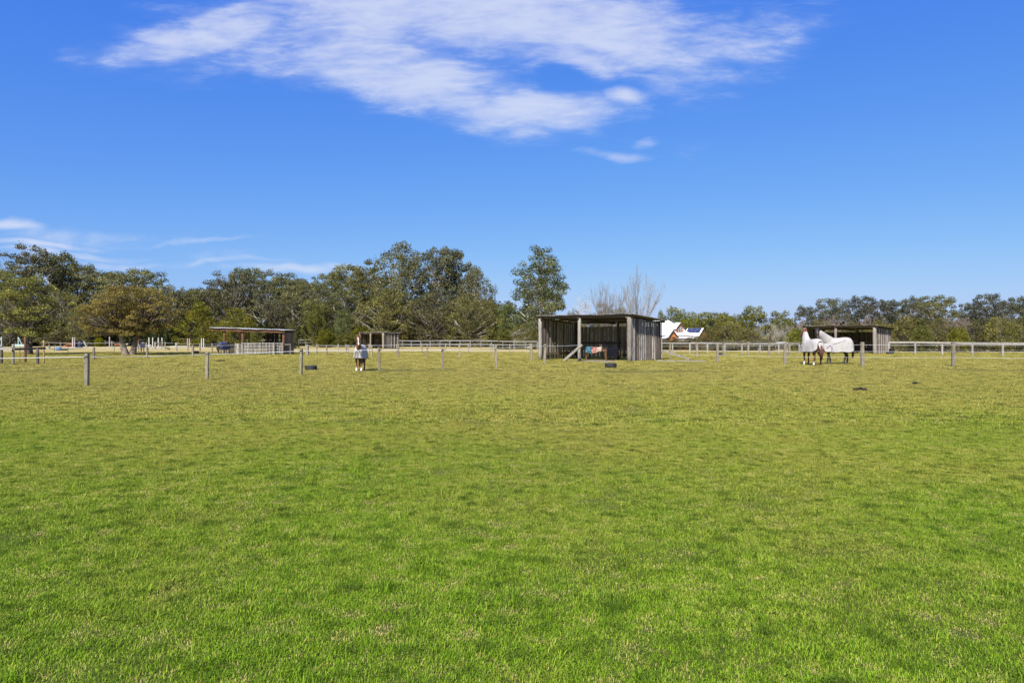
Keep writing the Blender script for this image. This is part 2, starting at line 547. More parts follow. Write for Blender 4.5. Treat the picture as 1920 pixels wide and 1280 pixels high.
def ground_mat():
    m, g, b = new_mat('paddock_ground')
    pos = g.new('ShaderNodeNewGeometry').outputs['Position']
    fine = g.noise(g.mapping(pos, scale=(1, 1, 0)), 23.0, 5.0, 0.75)
    fine2 = g.noise(g.mapping(pos, scale=(1, 1, 0)), 7.0, 5.0, 0.75)
    var = g.m('ADD', g.m('MULTIPLY', fine, 0.6), g.m('MULTIPLY', fine2, 0.4))
    var = g.sstep(var, 0.32, 0.68, 0.0, 0.92, 'LINEAR')
    c, (x, y, z), n2, n3, flat = grass_color(g, var)
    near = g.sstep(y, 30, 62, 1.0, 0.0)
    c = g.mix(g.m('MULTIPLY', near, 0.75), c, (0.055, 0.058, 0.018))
    # bare dusty pad in front of the big shelter
    dx = g.m('DIVIDE', g.m('SUBTRACT', x, 6.3), 3.0)
    dy = g.m('DIVIDE', g.m('SUBTRACT', y, 46.6), 2.9)
    rr = g.m('ADD', g.m('ADD', g.m('MULTIPLY', dx, dx), g.m('MULTIPLY', dy, dy)), g.m('MULTIPLY', g.m('SUBTRACT', n3, 0.5), 1.2))
    c = g.mix(g.sstep(rr, 0.55, 1.05, 0.9, 0.0), c, g.mix(n3, (0.24, 0.20, 0.155), (0.36, 0.31, 0.25)))
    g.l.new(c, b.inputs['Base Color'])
    b.inputs['Roughness'].default_value = 0.95
    b.inputs['Specular IOR Level'].default_value = 0.1
    bp = g.new('ShaderNodeBump')
    bp.inputs['Strength'].default_value = 0.8
    bp.inputs['Distance'].default_value = 0.06
    g.l.new(var, bp.inputs['Height'])
    g.l.new(bp.outputs[0], b.inputs['Normal'])
    return m


def blade_mat():
    m, g, b = new_mat('grass_blades')
    rnd = g.new('ShaderNodeObjectInfo').outputs['Random']
    c, *_ = grass_color(g, g.attr('tint'))
    g.l.new(c, b.inputs['Base Color'])
    b.inputs['Roughness'].default_value = 0.6
    b.inputs['Specular IOR Level'].default_value = 0.12
    tr = g.new('ShaderNodeBsdfTranslucent')
    g.l.new(c, tr.inputs[0])
    mx = g.new('ShaderNodeMixShader')
    mx.inputs[0].default_value = 0.3
    g.l.new(b.outputs[0], mx.inputs[1])
    g.l.new(tr.outputs[0], mx.inputs[2])
    out = next(n for n in g.n if n.type == 'OUTPUT_MATERIAL')
    g.l.new(mx.outputs[0], out.inputs[0])
    return m


M['ground'] = ground_mat()
M['blade'] = blade_mat()

# ------------------------------------------------------------------ ground sheet
def axis(segs):
    out = []
    for a, b, s in segs:
        out += list(np.arange(a, b, s))
    out.append(segs[-1][1])
    return out


def make_ground():
    xs = axis([(-4000, -400, 600), (-400, -120, 35), (-120, -40, 4), (-40, 40, 1.5), (40, 120, 4), (120, 400, 35), (400, 4000, 600)])
    ys = axis([(-600, -60, 90), (-60, -4, 8), (-4, 70, 1.5), (70, 160, 4), (160, 400, 40), (400, 6000, 700)])
    vs = [(x, y, terrain(x, y)) for y in ys for x in xs]
    n = len(xs)
    fs = [(j * n + i, j * n + i + 1, (j + 1) * n + i + 1, (j + 1) * n + i) for j in range(len(ys) - 1) for i in range(n - 1)]
    me = bpy.data.meshes.new('ground')
    me.from_pydata(vs, [], fs)
    me.materials.append(M['ground'])
    me.polygons.foreach_set('use_smooth', [True] * len(me.polygons))
    o = bpy.data.objects.new('ground', me)
    col.objects.link(o)
    tag(o, kind='structure')


make_ground()


# ------------------------------------------------------------------ grass blades (one stuff object)
def blade_patch(name, size, n, length, width, seed, tuft=0):
    rng = np.random.default_rng(seed)
    x = rng.uniform(-size / 2, size / 2, n) + rng.uniform(-size * 0.22, size * 0.22, n)
    y = rng.uniform(-size / 2, size / 2, n) + rng.uniform(-size * 0.22, size * 0.22, n)
    # clumpy length: a few random soft bumps
    k = 130
    cx, cy = rng.uniform(-size * 0.65, size * 0.65, (2, k))
    amp = rng.uniform(-1, 1, k)
    r = size * 0.045
    h = np.zeros(n)
    for i in range(k):
        h += amp[i] * np.exp(-((x - cx[i]) ** 2 + (y - cy[i]) ** 2) / (2 * r * r))
    h -= h.mean()
    ln = length * np.clip(0.8 + 0.42 * h + rng.normal(0, 0.22, n), 0.3, 1.9)
    az = rng.uniform(0, 2 * np.pi, n)
    lean = np.clip(rng.normal(1.0, 0.32, n), 0.1, 1.45)      # radians from vertical
    w = width * rng.uniform(0.6, 1.3, n)
    side = np.stack([-np.sin(az), np.cos(az), np.zeros(n)], 1)
    fw = np.stack([np.cos(az), np.sin(az), np.zeros(n)], 1)
    base = np.stack([x, y, np.full(n, -0.004)], 1)
    up = np.array([0, 0, 1.0])
    l1 = lean * 0.5
    p1 = base + (fw * np.sin(l1)[:, None] + up * np.cos(l1)[:, None]) * (ln * 0.55)[:, None]
    p2 = p1 + (fw * np.sin(lean * 1.25)[:, None] + up * np.cos(lean * 1.25)[:, None]) * (ln * 0.45)[:, None]
    hw = (side * (w / 2)[:, None])
    V = np.stack([base - hw, base + hw, p1 + hw * 0.85, p1 - hw * 0.85, p2], 1).reshape(-1, 3)
    F4 = (np.arange(n) * 5)[:, None] + np.array([0, 1, 2, 3])
    F3 = (np.arange(n) * 5)[:, None] + np.array([3, 2, 4])
    me = bpy.data.meshes.new(name)
    me.from_pydata(V.tolist(), [], F4.tolist() + F3.tolist())
    hn = h / (h.std() + 1e-6)
    tint = np.clip(0.5 + rng.normal(0, 0.22, n) - 0.22 * hn, 0, 1)
    at = me.attributes.new('tint', 'FLOAT', 'POINT')
    at.data.foreach_set('value', np.repeat(tint, 5))
    me.materials.append(M['blade'])
    return bpy.data.objects.new(name, me)


def scatter(nm, pts, protos, mat_name=None):
    """one stuff object whose points carry blade patches"""
    cl = bpy.data.collections.new('grass_patches')
    for p in protos:
        cl.objects.link(p)
    me = bpy.data.meshes.new(nm)
    me.from_pydata([p[:3] for p in pts], [], [])
    a = me.attributes.new('rot', 'FLOAT', 'POINT')
    a.data.foreach_set('value', [p[3] for p in pts])
    s = me.attributes.new('siz', 'FLOAT', 'POINT')
    s.data.foreach_set('value', [p[4] for p in pts])
    o = bpy.data.objects.new(nm, me)
    col.objects.link(o)
    ng = bpy.data.node_groups.new('grass_scatter', 'GeometryNodeTree')
    ng.interface.new_socket('Geometry', in_out='INPUT', socket_type='NodeSocketGeometry')
    ng.interface.new_socket('Geometry', in_out='OUTPUT', socket_type='NodeSocketGeometry')
    n, l = ng.nodes, ng.links
    gi, go = n.new('NodeGroupInput'), n.new('NodeGroupOutput')
    ci = n.new('GeometryNodeCollectionInfo')
    ci.inputs[0].default_value = cl
    ci.inputs[1].default_value = True
    ci.inputs[2].default_value = True
    iop = n.new('GeometryNodeInstanceOnPoints')
    iop.inputs['Pick Instance'].default_value = True
    ra = n.new('GeometryNodeInputNamedAttribute')
    ra.data_type = 'FLOAT'
    ra.inputs[0].default_value = 'rot'
    sa = n.new('GeometryNodeInputNamedAttribute')
    sa.data_type = 'FLOAT'
    sa.inputs[0].default_value = 'siz'
    cx = n.new('ShaderNodeCombineXYZ')
    cs = n.new('ShaderNodeCombineXYZ')
    cs.inputs[0].default_value = 1
    cs.inputs[1].default_value = 1
    ri = n.new('FunctionNodeRandomValue')
    ri.data_type = 'INT'
    ri.inputs[4].default_value = 0
    ri.inputs[5].default_value = len(protos) - 1
    l.new(gi.outputs[0], iop.inputs['Points'])
    l.new(ci.outputs[0], iop.inputs['Instance'])
    l.new(ri.outputs[2], iop.inputs['Instance Index'])
    l.new(ra.outputs[0], cx.inputs[2])
    l.new(cx.outputs[0], iop.inputs['Rotation'])
    l.new(sa.outputs[0], cs.inputs[2])
    l.new(cs.outputs[0], iop.inputs['Scale'])
    l.new(iop.outputs[0], go.inputs[0])
    md = o.modifiers.new('grass', 'NODES')
    md.node_group = ng
    return o


POST_FEET = []
BARE = [(6.3, 46.6, 2.6, 2.5)]


def bare(x, y):
    # the dusty pad and the floor of the big shelter
    for cx, cy, rx, ry in BARE:
        if ((x - cx) / rx) ** 2 + ((y - cy) / ry) ** 2 < 1:
            return True
    c, s = math.cos(R(35)), math.sin(R(35))
    dx, dy = x - 2.04, y - 49.33
    lx, ly = dx * c - dy * s, dx * s + dy * c
    return 0.1 < lx < 6.9 and 0.3 < ly < 5.2


def tuft_patch(name, seed):
    rng = np.random.default_rng(seed)
    o = blade_patch(name, 0.16, 90, 0.085, 0.006, seed)
    at = o.data.attributes['tint']
    at.data.foreach_set('value', np.repeat(rng.uniform(0.0, 0.75, 90), 5))
    return o


def make_grass():
    rng = random.Random(5)
    near = [blade_patch('grass_patch', 1.0, 13000, 0.030, 0.0038, 10 + i) for i in range(6)]
    mid = [blade_patch('grass_patch', 2.0, 10000, 0.040, 0.0100, 30 + i) for i in range(5)]
    far = [blade_patch('grass_patch', 4.0, 11000, 0.045, 0.022, 50 + i) for i in range(5)]

    def pts(size, y0, y1):
        out = []
        y = y0 + size / 2
        while y < y1:
            half = y * 0.80 + 3.0
            nx = int(half / size / 0.8) + 1
            for i in range(-nx, nx + 1):
                x = i * size * 0.8 + rng.uniform(-.13, .13) * size
                yj = y + rng.uniform(-.13, .13) * size
                if bare(x, yj):
                    continue
                out.append((x, yj, terrain(x, yj), rng.uniform(0, 6.28), rng.uniform(0.95, 1.08)))
            y += size * 0.8
        return out
    tufts = [tuft_patch('grass_tuft', 70 + i) for i in range(5)]
    tp = []
    for _ in range(900):
        y = rng.uniform(3, 46)
        x = rng.uniform(-0.8, 0.8) * y
        tp.append((x, y, 0))
    for cx, cy, n, sx, sy in ((5.6, 17.5, 120, 2.4, 1.6), (2.5, 17.0, 60, 1.6, 0.9), (9.0, 18.5, 60, 3, 1.5), (-1.2, 15, 25, 1.0, 0.6), (7.5, 13, 30, 2, 1), (-9, 20, 40, 3, 1)):
        for _ in range(n):
            tp.append((rng.gauss(cx, sx * 0.6), rng.gauss(cy, sy * 0.6), 1))
    for x, y in POST_FEET:
        for _ in range(5):
            a, r_ = rng.uniform(0, 6.28), rng.uniform(0.06, 0.2)
            tp.append((x + r_ * math.cos(a), y + r_ * math.sin(a), 1))
    tp = [(x, y, terrain(x, y), rng.uniform(0, 6.28), rng.uniform(0.5, 1.1) + 0.5 * k * rng.random()) for x, y, k in tp if not bare(x, y)]
    for nm, p, pr, lb in (('grass', tp, tufts, 'darker grass tufts dotted over the paddock'),
                          ('grass', pts(1.0, 1.0, 13.0), near, 'short green blades of paddock grass in front of the camera'),
                          ('grass', pts(2.0, 13.0, 33.0), mid, 'olive green paddock grass in the middle distance'),
                          ('grass', pts(4.0, 33.0, 73.0), far, 'yellowing far paddock grass around the fences and shelters')):
        tag(scatter(nm, p, pr), lb, 'grass', kind='stuff')



# ------------------------------------------------------------------ trees
def prof_dome(h):
    return math.sqrt(max(0.0, 1 - (2 * h - 0.92) ** 2)) if h < 0.95 else 0.42


def prof_cone(h):
    return 0.28 + 0.72 * (1 - h) ** 0.75 if h > 0.12 else 0.75 + h * 1.5


def prof_flat(h):
    return 0.45 + 0.55 * math.sin(math.pi * min(1.0, 0.12 + 0.75 * h)) if h < 0.85 else 0.62


def prof_gum(h):
    return 0.42 + 0.58 * math.sin(math.pi * (0.18 + 0.66 * h))


def prof_col(h):
    return 0.6 + 0.4 * math.sin(math.pi * (0.15 + 0.72 * h))


def leaf_mesh(name, C, mat, size, rng, outward, tint):
    n = len(C)
    nrm = rng.normal(0, 1, (n, 3)) + outward * 0.9
    nrm /= np.linalg.norm(nrm, axis=1)[:, None] + 1e-9
    t = rng.normal(0, 1, (n, 3))
    a = np.cross(nrm, t)
    a /= np.linalg.norm(a, axis=1)[:, None] + 1e-9
    b = np.cross(nrm, a)
    s = (size * rng.uniform(0.55, 1.35, n))[:, None]
    V = np.stack([C - a * s * 0.62, C - b * s * 0.34 + nrm * s * 0.08, C + a * s * 0.62, C + b * s * 0.34 + nrm * s * 0.08], 1).reshape(-1, 3)
    F = (np.arange(n) * 4)[:, None] + np.arange(4)
    me = bpy.data.meshes.new(name)
    me.vertices.add(n * 4)
    me.vertices.foreach_set('co', V.astype(np.float32).ravel())
    me.loops.add(n * 4)
    me.loops.foreach_set('vertex_index', F.astype(np.int32).ravel())
    me.polygons.add(n)
    me.polygons.foreach_set('loop_start', (np.arange(n) * 4).astype(np.int32))
    at = me.attributes.new('tint', 'FLOAT', 'POINT')
    at.data.foreach_set('value', np.repeat(tint, 4).astype(np.float32))
    me.materials.append(mat)
    me.update(calc_edges=True)
    return me


def grow(seed, H=10.0, W=7.0, base=0.3, prof=prof_dome, nclump=45, cr=0.9, nleaf=150, leaf=0.26, tr=0.22,
         leafmat='leaf_gum', bark='bark_pale', flat=0.62, stems=1, fill=0.35, fork=0.35, lean=0.0, rough=0.3, umbrella=0.55, topkeep=1.0):
    """a tree 'kind': returns (trunk mesh, crown mesh); clumps of leaves at limb ends inside an uneven hull"""
    rnd = random.Random(seed)
    rng = np.random.default_rng(seed)
    ph = [rnd.uniform(0, 6.28) for _ in range(4)]
    zb = base * H
    clumps = []
    tries = 0
    while len(clumps) < nclump and tries < 6000:
        tries += 1
        h = rnd.random() ** 0.85
        az = rnd.uniform(0, 2 * math.pi)
        rad = W / 2 * prof(h) * (1 + rough * (0.6 * math.sin(2 * az + ph[0] + 3 * h) + 0.5 * math.sin(3 * az + ph[1] - 5 * h) + 0.35 * math.sin(5 * az + ph[2])))
        k = rnd.uniform(0.72, 1.0) if rnd.random() > fill else rnd.uniform(0.1, 0.7)
        r0 = cr * rnd.uniform(0.65, 1.3)
        rad = max(0.05, rad - r0 * 0.5)
        p = Vector((rad * k * math.cos(az) + lean * h * H * 0.2, rad * k * math.sin(az), zb + h * (H - zb) - r0 * 0.45 * flat))
        if any((p - q).length < 0.62 * (r0 + r) for q, r in clumps):
            continue
        clumps.append((p, r0))
    # skeleton
    mb = MB(seed)
    base_pts = []
    for s in range(stems):
        a = 6.28 * s / max(1, stems) + ph[3]
        off = 0.0 if stems == 1 else tr * 0.85
        top = Vector((lean * H * 0.15 + (0 if stems == 1 else W * 0.2 * math.cos(a)), (0 if stems == 1 else W * 0.2 * math.sin(a)), H * (0.84 if stems == 1 else 0.66)))
        pts = []
        for i in range(8):
            t = i / 7
            e = t ** 1.25
            p = Vector((off * math.cos(a), off * math.sin(a), -0.12)).lerp(top, t)
            p.x = off * math.cos(a) + (top.x - off * math.cos(a)) * e + (rnd.uniform(-1, 1) * 0.012 * H if 0 < i else 0)
            p.y = off * math.sin(a) + (top.y - off * math.sin(a)) * e + (rnd.uniform(-1, 1) * 0.012 * H if 0 < i else 0)
            pts.append(p)
        rr = [tr * (1.28 if i == 0 else 1.0) * (1 - 0.86 * (i / 7) ** 0.9) for i in range(8)]
        mb.tube(pts, rr, 7, tint=rnd.random(), cap=False)
        base_pts.append((pts, rr))
    for p, r in clumps:
        pts, rr = min(base_pts, key=lambda b: (b[0][4].xy - p.xy).length)
        rxy = math.hypot(p.x - pts[3].x, p.y - pts[3].y)
        zs = max(fork * H * rnd.uniform(0.8, 1.15), min(H * 0.74, p.z - rxy * rnd.uniform(0.7, 1.3)))
        f = min(0.98, max(0.05, zs / pts[-1].z)) * 7
        i = min(6, int(f))
        st = pts[i].lerp(pts[i + 1], f - i)
        r0 = (rr[i] + (rr[i + 1] - rr[i]) * (f - i)) * 0.55
        r0 = min(r0, 0.018 * (p - st).length + 0.03)
        m1 = st.lerp(p, 0.4) + Vector((rnd.uniform(-.06, .06), rnd.uniform(-.06, .06), -0.04)) * (p - st).length
        m2 = st.lerp(p, 0.75) + Vector((rnd.uniform(-.05, .05), rnd.uniform(-.05, .05), 0.02)) * (p - st).length
        mb.tube([st, m1, m2, p], [r0, r0 * 0.75, r0 * 0.45, r0 * 0.2], 5, tint=rnd.random(), cap=False)
        for _ in range(2):
            q = p + Vector((rnd.uniform(-1, 1), rnd.uniform(-1, 1), rnd.uniform(-0.3, 0.7))) * r * 0.7
            mb.tube([m2, q], [r0 * 0.35, r0 * 0.12], 3, tint=rnd.random(), cap=False)
    tm = bpy.data.meshes.new('trunk')
    tm.from_pydata(mb.v, [], mb.f)
    at = tm.attributes.new('tint', 'FLOAT', 'POINT')
    at.data.foreach_set('value', mb.t)
    tm.materials.append(M[bark])
    tm.polygons.foreach_set('use_smooth', [True] * len(tm.polygons))
    # leaves
    Cs, Os, Ts = [], [], []
    for p, r in clumps:
        n = int(nleaf * (r / cr) ** 2)
        d = rng.normal(0, 1, (n, 3))
        d /= np.linalg.norm(d, axis=1)[:, None]
        low = d[:, 2] < 0
        d[low, 2] *= 1 - umbrella
        # uneven surface: a few dents per clump
        q = rng.normal(0, 1, (3, 3))
        dent = 1 + 0.16 * np.sin(d @ q.T * 2.4).sum(1) / 1.7
        rad = r * (rng.uniform(0.12, 1.0, n) ** 0.42) * dent
        rad *= np.where(rng.random(n) < 0.07, rng.uniform(1.0, 1.45, n), 1.0)
        c = d * rad[:, None]
        c[:, 2] *= flat
        Cs.append(c + np.array(p))
        Os.append(d)
        base_t = rnd.uniform(0.30, 0.62)
        Ts.append(np.clip(base_t + rng.normal(0, 0.20, n), 0, 1))
    cm = leaf_mesh('crown', np.concatenate(Cs), M[leafmat], leaf, rng, np.concatenate(Os), np.concatenate(Ts))
    return tm, cm, H, W


def grow_bare(seed, H, W, tr, bark, levels=4, split=(3, 4), leafmat=None, leaf=0.1, nleaf=0, up=0.25, stems=1, thin=1.0, sides=4):
    rnd = random.Random(seed)
    rng = np.random.default_rng(seed)
    trunk, br = MB(seed), MB(seed + 1)
    tips = []

    def rec(p, d, L, r, lv):
        n = 5
        pts = [p]
        dd = d.copy()
        for i in range(n):
            dd = (dd + Vector((rnd.gauss(0, .10), rnd.gauss(0, .10), up * 0.55))).normalized()
            pts.append(pts[-1] + dd * (L / n))
        rr = [r * (1 - 0.6 * i / n) for i in range(n + 1)]
        (trunk if lv == 0 else br).tube(pts, rr, 6 if lv == 0 else (sides if lv < 3 else 3), tint=rnd.random(), cap=False)
        if lv >= levels:
            tips.extend(pts[2:])
            return
        k = rnd.randint(*split)
        for j in range(k):
            f = rnd.uniform(0.35, 1.0) if j else 1.0
            idx = min(n, max(1, int(round(f * n))))
            a = rnd.uniform(0, 6.28)
            perp = Vector((math.cos(a), math.sin(a), 0))
            nd = (dd * 0.95 + perp * rnd.uniform(0.35, 0.8)).normalized()
            rec(pts[idx], nd, L * rnd.uniform(0.55, 0.85), max(rr[idx] * 0.62, 0.008 * thin), lv + 1)
    for s in range(stems):
        a = 6.28 * s / stems + rnd.uniform(-.3, .3)
        sp = 0.12 if stems == 1 else 0.55
        rec(Vector((0.15 * math.cos(a) * (stems > 1), 0.15 * math.sin(a) * (stems > 1), -0.1)), Vector((sp * math.cos(a), sp * math.sin(a), 1)).normalized(), H * 0.36, tr, 0)
    allv = np.array(trunk.v + br.v)
    h = allv[:, 2].max()
    w = np.percentile(np.abs(allv[:, :2]), 99) * 2
    sx, sz = W / w, H / h
    ms = []
    for nm, b in (('trunk', trunk), ('branches', br)):
        me = bpy.data.meshes.new(nm)
        me.from_pydata([(x * sx, y * sx, z * sz) for x, y, z in b.v], [], b.f)
        at = me.attributes.new('tint', 'FLOAT', 'POINT')
        at.data.foreach_set('value', b.t)
        me.materials.append(M[bark])
        ms.append(me)
    cm = None
    if nleaf:
        T = np.array([tuple(t) for t in tips]) * np.array([sx, sx, sz])
        T = T[rng.integers(0, len(T), nleaf)] + rng.normal(0, 0.12, (nleaf, 3))
        cm = leaf_mesh('leaves', T, M[leafmat], leaf, rng, np.zeros((nleaf, 3)), rng.uniform(0, 1, nleaf))
    return ms[0], ms[1], H, W, cm


def grow_whip(seed, H, W, tr, nmain=11, lean=0.0):
    """bare tree: main limbs fan out low down, curve upright and carry long upswept whips"""
    rnd = random.Random(seed)
    trunk, br = MB(seed), MB(seed + 1)
    th = H * 0.16
    trunk.tube([(0, 0, -0.1), (0.02, 0, th * 0.5), (0.0, 0.03, th)], [tr * 1.25, tr, tr * 0.9], 7, tint=0.4, cap=False)

    def whip(p, d, L, r, lv):
        n = 9
        pts = [p]
        dd = d.copy()
        for i in range(n):
            dd = (dd + Vector((rnd.gauss(0, .07), rnd.gauss(0, .07), 0.075 if i < 7 else -0.02))).normalized()
            pts.append(pts[-1] + dd * (L / n))
        rr = [max(0.009, r * (1 - 0.85 * i / n)) for i in range(n + 1)]
        br.tube(pts, rr, 5 if lv == 0 else 3, tint=rnd.random(), cap=False)
        if lv < 2:
            for j in range(15 if lv == 0 else 5):
                i = rnd.randint(2, n - 1)
                a = rnd.uniform(0, 6.28)
                nd = ((pts[i + 1] - pts[i]).normalized() + Vector((math.cos(a), math.sin(a), 0.25)) * rnd.uniform(0.3, 0.6)).normalized()
                whip(pts[i], nd, L * rnd.uniform(0.28, 0.5) * (1.15 - 0.4 * i / n), rr[i] * 0.5, lv + 1)
    for k in range(nmain):
        a = 6.28 * k / nmain + rnd.uniform(-.3, .3)
        sp = rnd.uniform(0.15, 1.05)
        d = Vector((sp * math.cos(a) + lean, sp * math.sin(a), 1)).normalized()
        whip(Vector((0, 0, th * rnd.uniform(0.75, 1.0))), d, H * (0.95 - 0.22 * sp) * rnd.uniform(0.85, 1.0), tr * rnd.uniform(0.35, 0.55), 0)
    allv = np.array(br.v)
    h = allv[:, 2].max()
    w = np.percentile(np.abs(allv[:, :2]), 98.5) * 2
    ms = []
    for nm, b in (('trunk', trunk), ('branches', br)):
        me = bpy.data.meshes.new(nm)
        me.from_pydata([(x * W / w, y * W / w, z * H / h) for x, y, z in b.v], [], b.f)
        at = me.attributes.new('tint', 'FLOAT', 'POINT')
        at.data.foreach_set('value', b.t)
        me.materials.append(M['bark_twig'])
        ms.append(me)
    return ms[0], ms[1], H, W, None


KIND = {}
for i in range(5):
    KIND['gum%d' % i] = grow(100 + i, 15, 9.5, 0.26, prof_gum, 95, 0.95, 175, 0.225, 0.30, fork=0.30, rough=0.4, fill=0.35, flat=0.85, umbrella=0.4)
for i in range(2):
    KIND['tallgum%d' % i] = grow(120 + i, 17, 8.5, 0.40, prof_gum, 62, 0.9, 175, 0.225, 0.30, fork=0.36, rough=0.5, fill=0.28, flat=0.8, umbrella=0.45)
for i in range(3):
    KIND['dense%d' % i] = grow(140 + i, 15, 11, 0.0, prof_dome, 150, 1.05, 170, 0.225, 0.32, 'leaf_dense', 'bark_pale', rough=0.3, fill=0.3, fork=0.2, flat=0.95, umbrella=0.2)
for i in range(2):
    KIND['slim%d' % i] = grow(160 + i, 11, 5.0, 0.30, prof_col, 46, 0.72, 130, 0.20, 0.16, 'leaf_gum', 'bark_pale', rough=0.4, fill=0.4, fork=0.22, flat=0.95, umbrella=0.2)
for i in range(2):
    KIND['feather%d' % i] = grow(170 + i, 8, 6.5, 0.02, prof_dome, 70, 0.75, 170, 0.18, 0.14, 'leaf_pine', 'bark_mid', rough=0.45, fill=0.35, fork=0.12, flat=1.0, umbrella=0.1)
for i in range(3):
    KIND['bush%d' % i] = grow(180 + i, 5, 5.2, 0.0, prof_dome, 75, 0.6, 150, 0.14, 0.10, 'leaf_hedge', 'bark_twig', rough=0.22, fill=0.4, fork=0.05, flat=1.0, stems=3, umbrella=0.1)
KIND['roundbush'] = grow(190, 4.2, 3.6, 0.0, prof_dome, 60, 0.5, 200, 0.13, 0.08, 'leaf_bright', 'bark_mid', rough=0.14, fill=0.3, fork=0.08, flat=1.0, umbrella=0.1)
for i in range(2):
    KIND['bright%d' % i] = grow(194 + i, 8, 6.5, 0.03, prof_dome, 75, 0.75, 160, 0.19, 0.16, 'leaf_bright', 'bark_mid', rough=0.22, fill=0.35, fork=0.1, flat=0.95, umbrella=0.2)
for i in range(3):
    KIND['far%d' % i] = grow(200 + i, 13, 13, 0.14, prof_flat, 110, 1.1, 110, 0.30, 0.22, 'leaf_far', 'bark_pale', rough=0.32, fill=0.4, fork=0.22, flat=0.75, umbrella=0.4)
KIND['dark0'] = grow(210, 9, 8, 0.02, prof_dome, 85, 0.85, 140, 0.22, 0.16, 'leaf_cone', 'bark_dark', rough=0.3, fill=0.35, fork=0.15, flat=0.95, umbrella=0.2)
KIND['lone'] = grow(219, 15.8, 9.8, 0.12, lambda h: prof_dome(h) * 0.75 + 0.25 * prof_cone(h), 125, 1.0, 210, 0.20, 0.30, 'leaf_cone', 'bark_pale', rough=0.26, fill=0.3, fork=0.2, flat=0.85, umbrella=0.35)
KIND['bronze'] = grow(233, 6.4, 8.6, 0.30, prof_flat, 210, 0.56, 240, 0.105, 0.34, 'leaf_orange', 'bark_mid', rough=0.42, fill=0.36, fork=0.40, flat=0.62, stems=2, umbrella=0.6)
KIND['paper'] = grow(241, 7.3, 6.6, 0.26, prof_flat, 95, 0.60, 210, 0.12, 0.20, 'leaf_yellow', 'bark_dark', rough=0.3, fill=0.35, fork=0.36, flat=0.65, stems=2, umbrella=0.6)
KIND['brownsmall'] = grow(251, 4.2, 5.0, 0.2, prof_dome, 60, 0.55, 170, 0.14, 0.14, 'leaf_hedge', 'bark_pale', rough=0.25, fill=0.35, fork=0.3, flat=0.85, umbrella=0.3)
KIND['willow0'] = grow_whip(301, 9.9, 6.4, 0.17, 12, 0.1)
KIND['willow1'] = grow_whip(302, 8.0, 5.6, 0.14, 12, -0.1)
KIND['twiggy0'] = grow_bare(311, 6, 4.2, 0.08, 'bark_pink', 4, (3, 4), 'leaf_twig', 0.11, 1300, up=0.25, stems=3, thin=1.2)
KIND['twiggy1'] = grow_bare(312, 6, 3.6, 0.07, 'bark_pale', 4, (3, 4), 'leaf_hedge', 0.11, 500, up=0.3, stems=3, thin=1.3)

PROTO = {}


def tree(name, kind, px, top, wpx, Y, label, group=None, rz=None, cat='tree', zbase=0.0):
    k = KIND[kind]
    tm, cm, H0, W0 = k[0], k[1], k[2], k[3]
    x = PX(px, Y)
    zt = terrain(x, Y) + zbase
    H = PZ(top, Y) - zt
    W = wpx / 1280 * Y
    rz = random.Random(int(px * 7 + top)).uniform(0, 6.28) if rz is None else rz
    o = empty(name, (x, Y, zt), rz, label, cat, group)
    o.scale = (W / W0, W / W0, H / H0)
    if kind in PROTO:
        for ch in PROTO[kind]:
            c = ch.copy()
            col.objects.link(c)
            c.parent = o
    else:
        lst = []
        for me in (tm, cm) + ((k[4],) if len(k) > 4 and k[4] else ()):
            c = bpy.data.objects.new(me.name.split('.')[0], me)
            col.objects.link(c)
            c.parent = o
            lst.append(c)
        PROTO[kind] = lst
    return o


FB = 'gum trees of the forest belt'
